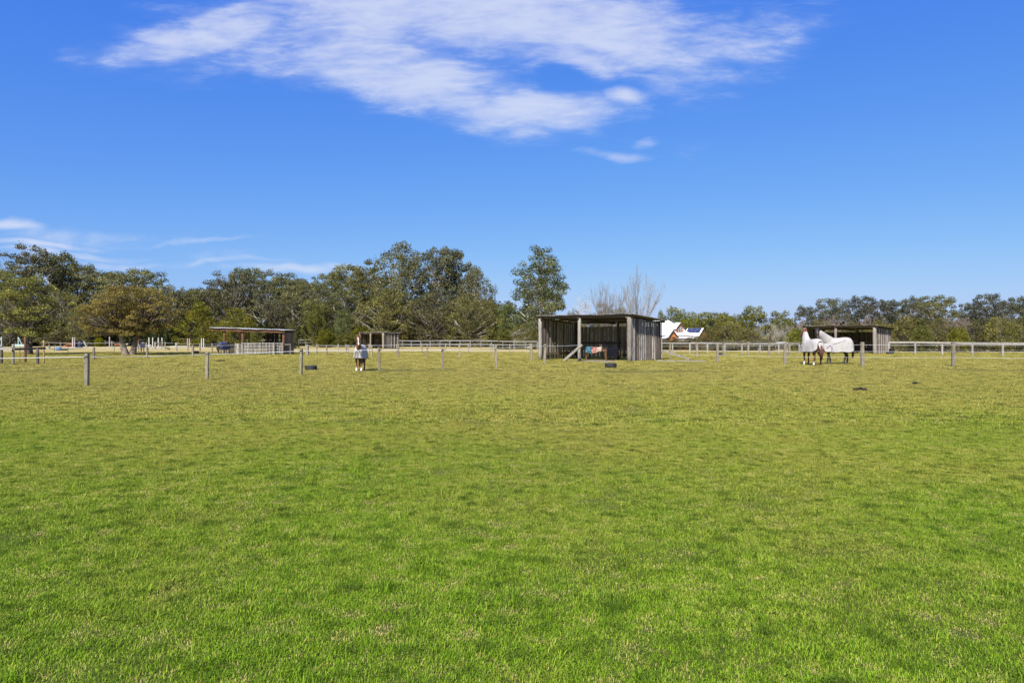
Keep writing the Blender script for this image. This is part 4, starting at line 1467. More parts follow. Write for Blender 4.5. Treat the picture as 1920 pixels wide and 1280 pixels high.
big = shelter((2.04, 49.33, 0.0), -R(35), 7.03, 5.36, 3.16, 2.82, 'big grey slab shelter with blankets inside, in the middle beyond the fence corner', 21, 2.44)
rs = shelter((29.41, 68.6, 0.0), -R(45), 6.5, 4.8, 2.72, 2.5, 'dark open-fronted slab shelter behind the two white-rugged horses', 41, 2.12, mesh_panel=False, inner='board_shade')
fs_ = shelter((PX(675, 95), 95.0, 0.0), -R(35), 4.55, 3.0, 2.24, 2.08, 'small far slab shelter behind the front-facing horse, against the forest', 61, 1.75, mesh_panel=False, side_over=0.2, over=0.2, inner='board_shade', pale='post')

# props leaning on and lying round the big shelter
def plank(name, label, a, b, w, h, mat='post_pale', group=None, cat='timber'):
    a, b = Vector(a), Vector(b)
    mb = MB(int(abs(a.x * 31 + a.y)))
    mb.bar(Vector((0, 0, 0)), b - a, w, h)
    o = mb.build(name, M[mat], None)
    o.location = a
    return tag(o, label, cat, group)


BR = 'timber props leaning on the big shelter'
plank('timber_prop', 'rough timber leaning against the front post of the big shelter', G(1058, 46.9, 0.05), G(1091, 46.35, 1.12), 0.2, 0.16, group=BR)
plank('timber_prop', 'long slanted timber running down from the right back corner of the big shelter', G(1240.5, 48.9, 0.72), G(1294, 47.6, 0.06), 0.16, 0.10, group=BR)
plank('ground_pole', 'thin pale pole lying on the grass right of the big shelter', G(1231, 44.5, 0.05), G(1322, 44.3, 0.05), 0.06, 0.06, 'rail', cat='pole')

# open shelter on the left
def open_shelter():
    o = empty('open_shelter', (PX(398, 62.5), 62.5, 0), R(3), 'open pole shelter with flat overhanging roof and a low pale panel front, left of centre', 'shelter')
    X = lambda px: (px - 398) / 1280 * 62.5
    D = 3.4
    zt = lambda x: 2.46 - 0.034 * x
    for px in (420.5, 454, 529.5):
        mb = MB(int(px))
        post_mb(mb, (X(px), 0, 0), zt(X(px)) - 0.24, 0.24, (0, 0), True)
        mb.build('front_post', M['redwood'], o, smooth=True)
    for px in (428, 443, 489):
        mb = MB(int(px))
        post_mb(mb, (X(px), D, 0), zt(X(px)) - 0.2, 0.15, (0, 0), True)
        mb.build('back_post', M['board_dark'], o, smooth=True)
    mb = MB(8)
    mb.bar((-0.0, -0.25, zt(0) - 0.14), (X(533), -0.25, zt(X(533)) - 0.14), 0.05, 0.24)
    mb.build('fascia', M['redwood'], o)
    mb = MB(9)
    mb.bar((0.4, D, zt(0.4) - 0.14), (X(531), D, zt(X(531)) - 0.14), 0.08, 0.18)
    mb.build('back_beam', M['board_dark'], o)
    corrugated('roof', M['grey_roof'], o, -0.15, X(534), -0.45, D + 0.4, lambda x, y: zt(x) + 0.02 + 0.012 * y, seed=4)
    mb = MB(10)
    boards(mb, (X(489), D - 0.1, 0), (X(529), D - 0.1, 0), zt(X(505)) - 0.2, zt(X(529)) - 0.2, 0.2, 0.03, 0.01, 0.01, miss=0.06)
    mb.build('back_wall', M['board_dark'], o)
    mb = MB(11)
    boards(mb, (X(531), 0.1, 0), (X(531), D, 0), zt(X(531)) - 0.2, zt(X(531)) - 0.2, 0.2, 0.03, 0.01, 0.01)
    mb.build('side_wall', M['board_dark'], o)
    mb = MB(14)
    boards(mb, (X(490), 0.9, 0), (X(490), D - 0.1, 0), zt(X(490)) - 0.2, zt(X(490)) - 0.2, 0.2, 0.03, 0.01, 0.01)
    mb.build('side_wall', M['board_dark'], o)
    mb = MB(12)
    boards(mb, (X(441), -0.12, 0), (X(531), -0.12, 0), 1.04, 1.04, 0.13, 0.03, 0.035, 0.03)
    mb.build('front_panel', M['board'], o)
    mb = MB(13)
    for k in range(4):
        z = 0.28 + 0.26 * k
        mb.tube([(X(455), -0.32, z), (X(531), -0.32, z)], 0.025, 6)
    for px in (455, 465, 473, 487, 505, 520, 531):
        mb.tube([(X(px), -0.32, 0.05), (X(px), -0.32, 1.12)], 0.022 if px not in (455, 531) else 0.05, 6)
    mb.build('pipe_gate', M['steel'], o)
    mb = MB(15)
    for i in range(9):
        mb.bar((X(428.5) + i * 0.066, -0.05, 0.05), (X(428.5) + i * 0.066, -0.05, 1.05), 0.05, 0.02)
    mb.bar((X(428), -0.02, 1.03), (X(440.5), -0.02, 1.03), 0.05, 0.05)
    mb.bar((X(428), -0.02, 0.08), (X(440.5), -0.02, 0.08), 0.05, 0.05)
    mb.build('dark_gate', M['black_mesh'], o)
    for px in (426, 514, 530):
        mb = MB(int(px) + 3)
        post_mb(mb, (X(px), -0.42, 0), 1.1, 0.17, (0, 0), False)
        mb.build('gate_post', M['post_pale'], o)
    mb = MB(19)
    mb.bar((X(532), -0.3, 0.93), (X(545), -0.3, 0.93), 0.06, 0.14)
    mb.bar((X(543.5), -0.22, -0.1), (X(543.5), -0.22, 1.0), 0.16, 0.12)
    mb.build('side_rail', M['bark_dark'], o)


open_shelter()

# hitching rail at the far left
def hitching():
    L = G(40, 41)
    o = empty('hitching_rail', L, 0, 'low timber hitching rails on short posts at the left picture edge', 'hitching rail')
    X = lambda px, Y=41.0: PX(px, Y) - L.x
    for px, Y, top, w, mat in ((3, 43.6, 1.0, 0.16, 'bark_dark'), (24.5, 40.6, 1.22, 0.15, 'post_pale'), (37, 45.5, 0.95, 0.07, 'post'), (47.5, 44.8, 1.62, 0.15, 'redwood'),
                              (70.5, 41.6, 0.9, 0.17, 'bark_dark'), (82, 42.6, 1.42, 0.1, 'orange_wood'), (-30, 43.0, 1.0, 0.16, 'bark_dark')):
        mb = MB(int(px) + 40)
        post_mb(mb, (X(px, Y), Y - L.y, 0), top, w, (0, 0), True)
        mb.build('post', M[mat], o, smooth=True)
    for a, b, mat in (((-40, 42.5), (25, 40.4), 'rail'), ((25.5, 40.4), (84, 42.4), 'bark_dark')):
        mb = MB(int(a[0]) + 90)
        mb.bar((X(*a), a[1] - L.y, 0.92), (X(*b), b[1] - L.y, 0.95), 0.16, 0.13)
        mb.build('rail', M[mat], o)


hitching()


# ------------------------------------------------------------------ tyres, drums, jumps and other small things
def tyre(px, Y, label, d=0.62, h=0.24, group='black rubber feed tyres on the grass', dz=0.0):
    R_ = d / 2
    prof = [(R_ * 0.60, h * 0.10), (R_ * 0.66, h * 0.0), (R_ * 0.9, 0.0), (R_ * 0.985, h * 0.12), (R_, h * 0.3), (R_ * 0.975, h * 0.36), (R_, h * 0.42), (R_, h * 0.58),
            (R_ * 0.975, h * 0.64), (R_, h * 0.7), (R_ * 0.985, h * 0.88), (R_ * 0.9, h), (R_ * 0.68, h * 0.98), (R_ * 0.60, h * 0.88), (R_ * 0.62, h * 0.5), (R_ * 0.5, h * 0.14), (0.001, h * 0.12)]
    mb = MB(int(px))
    mb.lathe(prof, 28)
    o = mb.build('feed_tyre', M['rubber'], None, smooth=True)
    o.location = G(px, Y, dz)
    return tag(o, label, 'tyre', group)


tyre(583, 35.2, 'black feed tyre lying left of the front-facing horse')
tyre(1145, 35.9, 'black feed tyre lying in front of the big shelter')
tyre(1352.5, 61.5, 'small dark tyre far off between two fence posts right of the big shelter', 0.5, 0.22)
tyre(1669, 63.0, 'black tyre with a tub on it beside the right shelter wall', 0.66, 0.2)
tyre(367, 68.0, 'flat dark tyre beside the fence left of the open shelter', 0.62, 0.2)
tyre(119.5, 80.5, 'black tyre lying beside the blue drum on the far left', 0.75, 0.24)


def lathed(name, px, Y, prof, mat, label, cat, dz=0.0, tilt=None):
    mb = MB(int(px))
    mb.lathe(prof, 24)
    o = mb.build(name, M[mat], None, smooth=True)
    o.location = G(px, Y, dz)
    if tilt:
        o.rotation_euler = tilt
    return tag(o, label, cat)


lathed('tub', 1672.5, 63.2, [(0.001, 0), (0.2, 0.0), (0.21, 0.05), (0.225, 0.26), (0.245, 0.27), (0.245, 0.30), (0.22, 0.30), (0.19, 0.05), (0.001, 0.04)], 'rubber', 'round black tub standing on the tyre beside the right shelter', 'tub', 0.19)
lathed('drum', 110.5, 80, [(0.001, 0), (0.28, 0), (0.295, 0.02), (0.29, 0.28), (0.30, 0.30), (0.29, 0.32), (0.29, 0.40), (0.27, 0.42), (0.001, 0.41)], 'blue_plastic', 'bright blue cut-down drum on the grass at the far left', 'drum')
lathed('barrel', 150.5, 100, [(0.001, 0), (0.31, 0), (0.33, 0.05), (0.34, 0.3), (0.33, 0.32), (0.34, 0.34), (0.34, 0.6), (0.33, 0.62), (0.34, 0.64), (0.33, 0.93), (0.3, 0.96), (0.001, 0.95)], 'navy_plastic', 'dark blue barrel standing among the jump poles', 'barrel')
lathed('barrel', 142.5, 101, [(0.001, 0), (0.29, 0), (0.31, 0.05), (0.32, 0.3), (0.31, 0.32), (0.32, 0.34), (0.32, 0.86), (0.28, 0.9), (0.001, 0.89)], 'black_mesh', 'black barrel left of the dark blue barrel', 'barrel')

JG = 'show jump stands on the far left'


def jump_stand(px, Y, h, mat, label, wing=0.0):
    o = empty('jump_stand', G(px, Y), random.Random(px).uniform(-.2, .2), label, 'jump stand', JG)
    mb = MB(int(px))
    mb.box((0, 0, h / 2 + 0.06), (0.11, 0.11, h - 0.06))
    mb.build('upright', M[mat], o)
    mb = MB(int(px) + 1)
    mb.box((0, 0, 0.04), (0.55, 0.09, 0.07))
    mb.box((0, 0.0, 0.0405), (0.08, 0.55, 0.069))
    mb.build('foot', M[mat], o)
    if wing:
        mb = MB(int(px) + 2)
        s = 1 if wing > 0 else -1
        mb.bar((0.06 * s, 0, h - 0.1), (wing, 0, 0.35), 0.07, 0.09)
        mb.bar((wing, 0, 0.0), (wing, 0, 0.5), 0.07, 0.08)
        mb.bar((0.06 * s, 0, 0.25), (wing - 0.04 * s, 0, 0.25), 0.05, 0.08)
        mb.build('wing', M[mat], o)
    return o


jump_stand(3, 108, 1.55, 'pale_teal', 'pale jump stand with a slanted wing at the left picture edge', -0.8)
jump_stand(34.5, 106, 1.55, 'pale_teal', 'pale jump stand with a slanted wing left of the dark tree trunk', 0.6)
jump_stand(113, 104, 1.5, 'white', 'white jump stand behind the blue drum')
jump_stand(136.5, 100, 1.5, 'white', 'white jump stand left of the pink stand and the dark blue barrel')
jump_stand(140, 100.5, 1.5, 'pinkish', 'pink jump stand between the white stand and the barrels')
jump_stand(205.5, 96, 1.6, 'pinkish', 'pink jump stand left of the bronze tree trunks')
jump_stand(279.5, 92, 1.5, 'white', 'first white jump stand right of the bronze tree trunks')
jump_stand(286.5, 93, 1.5, 'white', 'second thin white jump stand right of the bronze tree trunks')
jump_stand(297, 90, 1.45, 'white', 'left one of the two thick white jump stands')
jump_stand(304, 90.5, 1.45, 'white', 'right one of the two thick white jump stands')
jump_stand(382, 96, 1.4, 'white', 'right stand of the pale pair left of the open shelter')
jump_stand(378, 96, 1.4, 'white', 'left stand of the pale pair left of the open shelter')
jump_stand(351.5, 94, 1.4, 'pinkish', 'left stand of the faded pink pair left of the open shelter')
jump_stand(355.5, 94, 1.4, 'pinkish', 'right stand of the faded pink pair left of the open shelter')

PG = 'jump rails on the far left'
plank('jump_pole', 'pale teal pole lying low left of the dark tree trunk', G(25, 104.5, 0.28), G(48, 104, 0.28), 0.12, 0.3, 'pale_teal', PG, 'pole')
plank('jump_pole', 'white pole lying low between the thick white jump stands', G(271, 91, 0.5), G(284, 90.5, 0.5), 0.1, 0.12, 'white', PG, 'pole')
plank('jump_pole', 'red pole lying among the jump stands behind the bronze tree', G(215, 96, 0.55), G(226, 96, 0.55), 0.1, 0.12, 'orange_paint', PG, 'pole')
plank('jump_pole', 'white pole lying behind the bronze tree trunks', G(227, 97, 0.55), G(240, 97, 0.55), 0.1, 0.12, 'white', PG, 'pole')
plank('jump_pole', 'long white pole on the arena left of the pink pair', G(320, 93, 0.35), G(350, 93, 0.35), 0.1, 0.1, 'white', PG, 'pole')
plank('timber_prop', 'dark timber slanting down from a thick post right of the bronze tree', G(293, 86, 0.85), G(318, 84, 0.06), 0.16, 0.12, 'bark_dark')
plank('timber_prop', 'pale prop slanting against a thick post near the barrels', G(157, 108, 0.85), G(162, 104, 0.05), 0.12, 0.1, 'rail')


def orange_jump():
    o = empty('cross_jump', G(126, 101), 0, 'orange cross-rail jump panel left of the barrels', 'jump')
    for nm, a, b in (('rail', (-0.85, 0, 0.95), (0.8, 0, 0.35)), ('rail', (-0.6, 0.07, 0.2), (0.85, 0.07, 0.75)), ('rail', (-0.8, 0.14, 0.12), (0.8, 0.14, 0.12)), ('upright', (-0.85, -0.07, 0), (-0.85, -0.07, 1.05)), ('upright', (0.85, -0.07, 0), (0.85, -0.07, 0.85))):
        mb = MB(3)
        mb.bar(a, b, 0.06, 0.09)
        mb.build(nm, M['orange_paint'], o)


orange_jump()


def dung(px, Y, s, label):
    rng = random.Random(int(px))
    mb = MB(int(px))
    for k in range(16):
        a, r = rng.uniform(0, 6.28), abs(rng.gauss(0, s * 0.4))
        q = rng.uniform(0.03, 0.055)
        mb.lathe([(0.001, 0), (q * 0.8, q * 0.25), (q, q * 0.8), (q * 0.7, q * 1.4), (0.001, q * 1.6)], 8, (r * 1.6 * math.cos(a), r * math.sin(a), max(0, s * 0.18 - r * 0.3)))
    o = mb.build('dung_pile', M['dung'], None, smooth=True)
    o.location = G(px, Y, 0.015)
    tag(o, label, 'dung', 'dark dung piles on the grass')


dung(1614, 21.4, 0.17, 'dark dung pile on the grass below the white-rugged horses')
dung(1716, 23.5, 0.06, 'smaller dark dung clod right of the big pile')
dung(414, 45.0, 0.25, 'flat dark dung spot in front of the open shelter')
dung(1276, 58, 0.2, 'tiny dark clod beyond the slanted timber right of the big shelter')


# ------------------------------------------------------------------ houses
def prism(mb, c, rz, w, d, z0, ze, za, over=0.0):
    """gable box: width w (local x), depth d (local y, front at -d/2); returns corner function"""
    ca, sa = math.cos(rz), math.sin(rz)
    f = lambda x, y, z: (c[0] + x * ca - y * sa, c[1] + x * sa + y * ca, z)
    a, b = w / 2, d / 2
    vs = [f(-a, -b, z0), f(a, -b, z0), f(a, -b, ze), f(0, -b, za), f(-a, -b, ze), f(-a, b, z0), f(a, b, z0), f(a, b, ze), f(0, b, za), f(-a, b, ze)]
    mb.add(vs, [(0, 1, 2, 3, 4), (9, 8, 7, 6, 5), (0, 4, 9, 5), (1, 6, 7, 2)])
    return f


def gable_roof(mb, f, w, d, ze, za, over, th=0.12, back=0.0):
    a, b = w / 2 + over, d / 2
    dz = (za - ze) / (w / 2) * over
    for s in (-1, 1):
        q = [f(0, -b - over, za + 0.02), f(0, b + back, za + 0.02), f(s * a, b + back, ze - dz + 0.02), f(s * a, -b - over, ze - dz + 0.02)]
        q2 = [(x, y, z + th) for x, y, z in q]
        fs = [(0, 1, 2, 3), (7, 6, 5, 4), (0, 4, 5, 1), (1, 5, 6, 2), (2, 6, 7, 3), (3, 7, 4, 0)]
        mb.add(q + q2, fs)


def house():
    Y0 = 130.0
    zg = terrain(31, 130)
    o = empty('house', (30, Y0, zg), 0, 'house with white hipped roof, orange gables, dormer and solar panel right of the big shelter', 'house')
    X = lambda px, Y=Y0: PX(px, Y) - 30
    Z = lambda py, Y=Y0: PZ(py, Y) - zg
    xl, xr, ze = X(1185), X(1301), Z(629)
    rl, rr, zr = X(1215, 135.5), X(1253, 135.5), Z(600, 135.5)
    mb = MB(1)
    v = [(xl, 0, ze), (xr, 0, ze), (xr, 11, ze), (xl, 11, ze), (rl, 5.5, zr), (rr, 5.5, zr)]
    mb.add(v, [(0, 1, 5, 4), (1, 2, 5), (2, 3, 4, 5), (3, 0, 4)], 0.5)
    roof = mb.build('roof', M['roof_white'], o)
    mb = MB(2)
    mb.box(((xl + xr) / 2, 5.6, (ze - 0.06) / 2), (xr - xl - 1.2, 9.4, ze - 0.08))
    mb.build('wall', M['brick'], o)
    mb = MB(3)   # verandah roof skirt and gutter
    zv = Z(633)
    mb.add([(xl, -0.05, ze - 0.22), (xr, -0.05, ze - 0.22), (xr + 0.6, -1.9, zv - 0.1), (xl, -1.9, zv - 0.1)], [(0, 1, 2, 3)], 0.5)
    mb.build('verandah_roof', M['roof_white'], o)
    mb = MB(4)
    mb.bar((xl, -0.02, ze - 0.12), (xr, -0.02, ze - 0.12), 0.12, 0.14)
    mb.bar((xl, -1.96, zv - 0.2), (xr + 0.6, -1.96, zv - 0.2), 0.1, 0.14)
    mb.build('gutter', M['dark_trim'], o)
    mb = MB(5)
    mb.bar((xl, -1.9, zv - 0.5), (xr + 0.5, -1.9, zv - 0.5), 0.08, 0.2)
    mb.build('verandah_frieze', M['white'], o)
    for k in range(6):
        mb = MB(6 + k)
        x = xl + (xr - xl) * (k + 0.5) / 6
        mb.box((x, -1.9, (zv - 0.62) / 2), (0.14, 0.14, zv - 0.62))
        mb.build('verandah_post', M['white'], o)
    # dormer, turned a little to the right
    def dormer(nm, px, Y, rz, w, d, py0, pye, pya, window):
        c = (X(px, Y), Y - Y0)
        z0, z1, z2 = Z(py0, Y), Z(pye, Y), Z(pya, Y)
        mb = MB(9)
        f = prism(mb, c, rz, w, d, z0, z1, z2)
        b = mb.build(nm, M['brick'], o)
        mb = MB(10)
        gable_roof(mb, f, w, d, z1, z2, 0.28)
        mb.build('gable_roof', M['roof_white'], b)
        mb = MB(11)
        for s in (-1, 1):
            mb.bar(f(0, -d / 2 - 0.30, z2 + 0.02), f(s * (w / 2 + 0.28), -d / 2 - 0.30, z1 - (z2 - z1) / (w / 2) * 0.28 + 0.02), 0.06, 0.2)
        mb.build('bargeboard', M['dark_trim'], b)
        if window:
            zc, hh = (z0 * 0.55 + z1 * 0.45) + 0.06, (z1 - z0) * 0.86
            mb = MB(12)
            q = [f(x, -d / 2 - 0.03, z) for x, z in ((-w * .3, zc - hh / 2), (w * .3, zc - hh / 2), (w * .3, zc + hh / 2), (-w * .3, zc + hh / 2))]
            mb.add(q, [(0, 1, 2, 3)])
            wn = mb.build('window', M['glass'], b)
            mb = MB(13)
            for x0, zz0, x1, zz1 in ((-.3, -.5, -.3, .5), (.3, -.5, .3, .5), (0, -.5, 0, .5), (-.3, -.5, .3, -.5), (-.3, .5, .3, .5), (-.3, 0.05, .3, 0.05)):
                mb.bar(f(x0 * w, -d / 2 - 0.07, zc + zz0 * hh), f(x1 * w, -d / 2 - 0.07, zc + zz1 * hh), 0.05, 0.10 if x0 else 0.13)
            mb.build('window_frame', M['white'], b)
        return b, f
    dormer('dormer', 1270.5, 131.9, R(14), 1.25, 2.0, 622.8, 613.5, 606.0, True)
    dormer('porch_gable', 1259, 127.8, R(0), 1.35, 2.6, 640, 629.6, 620, False)
    b, f = dormer('wing', 1303, 133.6, R(38), 2.4, 3.6, 652, 628.5, 616.5, False)
    d, w = 3.6, 2.4
    z1, z2 = Z(628.5, 133.6), Z(616.5, 133.6)
    mb = MB(14)
    for k in range(3):
        y0, y1 = -1.7 + k * 1.1, -0.65 + k * 1.1
        q = []
        for x, y in ((-0.1, y0), (-0.1, y1), (-0.95, y1), (-0.95, y0)):
            z = z2 + (z1 - z2) * (-x) / (w / 2) + 0.24
            q.append(f(x, y, z))
        mb.add(q, [(0, 1, 2, 3)])
    mb.build('solar_panel', M['solar'], o)


house()


def small_house(px, Y, w, d, hw, hr, label, wall, roof):
    g_ = G(px, Y)
    o = empty('outbuilding', g_, R(20), label, 'house')
    mb = MB(1)
    f = prism(mb, (0, 0), 0, w, d, 0, hw, hr)
    mb.build('wall', M[wall], o)
    mb = MB(2)
    gable_roof(mb, f, w, d, hw, hr, 0.35)
    mb.build('roof', M[roof], o)
    mb = MB(3)
    mb.box((-w * 0.2, -d / 2 - 0.01, hw * 0.55), (w * 0.2, 0.06, hw * 0.4))
    mb.build('window', M['glass'], o)
    return o


small_house(988, 101, 3.4, 4.5, 1.9, 2.75, 'pale-roofed small house half hidden by trees left of the big shelter', 'cream', 'grey_roof')
small_house(1452, 104, 5.5, 4, 1.25, 1.75, 'low pale-roofed building behind the white-stemmed bare shrubs', 'board_dark', 'grey_roof')

# horse blankets over a low rail inside the big shelter
def cloth_over(name, label, c, rz, w, drop, mat, seed, group='horse blankets hung in the big shelter', th=0.16):
    rng = random.Random(seed)
    vs, fs = [], []
    n, m = 10, 17
    for i in range(n + 1):
        x = -w / 2 + w * i / n
        for j in range(m + 1):
            t = j / m * 2 - 1
            if abs(t) < 0.3:
                a = t / 0.3 * math.pi / 2
                y, z = th * math.sin(a), th * math.cos(a) - th
            else:
                k = (abs(t) - 0.3) / 0.7
                y = math.copysign(th + 0.05 * k, t) + 0.025 * math.sin(x * 17 + seed) * k
                z = -th - (drop - th) * k * (1 + 0.06 * math.sin(x * 9 + seed * 2))
            vs.append((x + 0.02 * math.sin(j * 1.3 + seed), y, z + 0.02 * math.sin(x * 6 + seed)))
    for i in range(n):
        for j in range(m):
            a = i * (m + 1) + j
            fs.append((a, a + 1, a + m + 2, a + m + 1))
    mb = MB(seed)
    mb.add(vs, fs, rng.random())
    o = mb.build(name, M[mat], None, smooth=True)
    s = o.modifiers.new('cloth', 'SOLIDIFY')
    s.thickness = 0.03
    o.location = c
    o.rotation_euler = (0, 0, rz)
    return tag(o, label, 'blanket', group)


def pattern_mat(name, a, b, scale):
    m, g, bs = new_mat(name)
    tc = g.new('ShaderNodeTexCoord').outputs['Object']
    n = g.noise(tc, scale, 2.0, 0.5)
    g.l.new(g.mix(g.sstep(n, 0.48, 0.53), a, b), bs.inputs['Base Color'])
    bs.inputs['Roughness'].default_value = 0.85
    return m


M['teal_cloth'] = pattern_mat('teal_blanket', (0.02, 0.07, 0.10), (0.055, 0.16, 0.21), 7)
M['red_cloth'] = pattern_mat('red_patterned_blanket', (0.26, 0.06, 0.05), (0.36, 0.25, 0.21), 9)
M['cream_cloth'] = pattern_mat('cream_blanket', (0.30, 0.24, 0.19), (0.38, 0.32, 0.27), 4)
M['navy_cloth'] = plain('navy_blanket', (0.014, 0.017, 0.03), 0.85, 0, 0.3)


def blanket_rail():
    L = big.location
    c, s = math.cos(-R(35)), math.sin(-R(35))
    def W_(x, y, z):
        return Vector((L.x + x * c - y * s, L.y + x * s + y * c, z))
    o = empty('blanket_rail', W_(3.85, 1.15, 0.0), -R(35), 'low timber rail holding the blankets inside the big shelter', 'rail')
    mb = MB(1)
    mb.bar((-0.75, 0, 0.74), (0.95, 0, 0.74), 0.1, 0.1)
    mb.build('rail', M['redwood'], o)
    for x in (-0.7, 0.85):
        mb = MB(int(x * 10) + 20)
        post_mb(mb, (x, 0, 0), 0.69, 0.12, (0, 0), True)
        mb.build('post', M['redwood'], o)
    cloth_over('horse_blanket', 'teal blanket over the low rail in the big shelter', W_(3.44, 1.15, 0.93), -R(35), 0.46, 0.42, 'teal_cloth', 3)
    cloth_over('horse_blanket', 'red patterned blanket over the low rail in the big shelter', W_(3.9, 1.15, 0.925), -R(35), 0.44, 0.40, 'red_cloth', 5)
    cloth_over('horse_blanket', 'cream blanket beside the red one on the low rail', W_(4.28, 1.15, 0.90), -R(35), 0.32, 0.30, 'cream_cloth', 8)
    return W_


SHED_PT = blanket_rail()

# ------------------------------------------------------------------ horses
def coat_mat():
    m, g, b = new_mat('horse_coat')
    c = g.attr('coat', 'Color')
    tc = g.new('ShaderNodeTexCoord').outputs['Object']
    n = g.noise(tc, 14, 4)
    hs = g.new('ShaderNodeHueSaturation')
    g.l.new(c, hs.inputs['Color'])
    g.l.new(g.sstep(n, 0.3, 0.7, 0.75, 1.25), hs.inputs['Value'])
    g.l.new(hs.outputs[0], b.inputs['Base Color'])
    b.inputs['Roughness'].default_value = 0.5
    return m


M['coat'] = coat_mat()


def rug_mat(name, c, dirt):
    m, g, b = new_mat(name)
    tc = g.new('ShaderNodeTexCoord').outputs['Object']
    n = g.noise(tc, 2.2, 5, 0.65)
    n2 = g.noise(g.mapping(tc, scale=(1, 1, 0.3)), 7, 4, 0.6)
    k = g.mix(g.sstep(n, 0.5, 0.75, 0, 0.7), c, dirt)
    g.l.new(k, b.inputs['Base Color'])
    b.inputs['Roughness'].default_value = 0.85
    b.inputs['Specular IOR Level'].default_value = 0.08
    bp = g.new('ShaderNodeBump')
    bp.inputs['Strength'].default_value = 0.6
    bp.inputs['Distance'].default_value = 0.09
    g.l.new(g.m('ADD', n, n2), bp.inputs['Height'])
    g.l.new(bp.outputs[0], b.inputs['Normal'])
    return m


M['rug_white'] = rug_mat('white_horse_rug', (0.40, 0.38, 0.362), (0.28, 0.255, 0.235))
M['rug_blue'] = rug_mat('blue_horse_rug', (0.055, 0.07, 0.125), (0.11, 0.125, 0.18))
M['rug_black'] = rug_mat('black_horse_rug', (0.008, 0.009, 0.013), (0.02, 0.02, 0.026))
M['rug_grey'] = rug_mat('grey_horse_rug', (0.30, 0.28, 0.28), (0.2, 0.17, 0.17))
M['purple'] = plain('purple_binding', (0.13, 0.07, 0.30), 0.8, 0, 0.1)
M['hair_dark'] = plain('dark_horse_hair', (0.022, 0.014, 0.012), 0.6, 0, 0.4, 25)
M['hair_brown'] = plain('chestnut_horse_hair', (0.10, 0.032, 0.02), 0.6, 0, 0.4, 25)

# torso sections: x, centre z, half width, half height
TORSO = [(-0.84, 1.20, 0.09, 0.13), (-0.76, 1.16, 0.21, 0.29), (-0.62, 1.17, 0.275, 0.37), (-0.42, 1.18, 0.285, 0.37), (-0.15, 1.15, 0.28, 0.345),
         (0.12, 1.14, 0.285, 0.36), (0.36, 1.16, 0.26, 0.40), (0.54, 1.17, 0.215, 0.37), (0.68, 1.15, 0.16, 0.27), (0.76, 1.13, 0.08, 0.14)]


def loft(mb, pts, rad, side=(0, 1, 0), n=14):
    pts = [Vector(p) for p in pts]
    m = len(pts)
    vs, fs = [], []
    sd = Vector(side)
    for i in range(m):
        d = (pts[min(i + 1, m - 1)] - pts[max(i - 1, 0)]).normalized()
        a = (sd - d * sd.dot(d)).normalized()
        b = d.cross(a)
        ra, rb = rad[i] if hasattr(rad[i], '__len__') else (rad[i], rad[i])
        for k in range(n):
            t = 2 * math.pi * k / n
            vs.append(pts[i] + a * (ra * math.cos(t)) + b * (rb * math.sin(t)))
    for i in range(m - 1):
        for k in range(n):
            k2 = (k + 1) % n
            fs.append((i * n + k, i * n + k2, (i + 1) * n + k2, (i + 1) * n + k))
    fs.append(tuple(range(n - 1, -1, -1)))
    fs.append(tuple((m - 1) * n + k for k in range(n)))
    mb.add(vs, fs, 0.5)


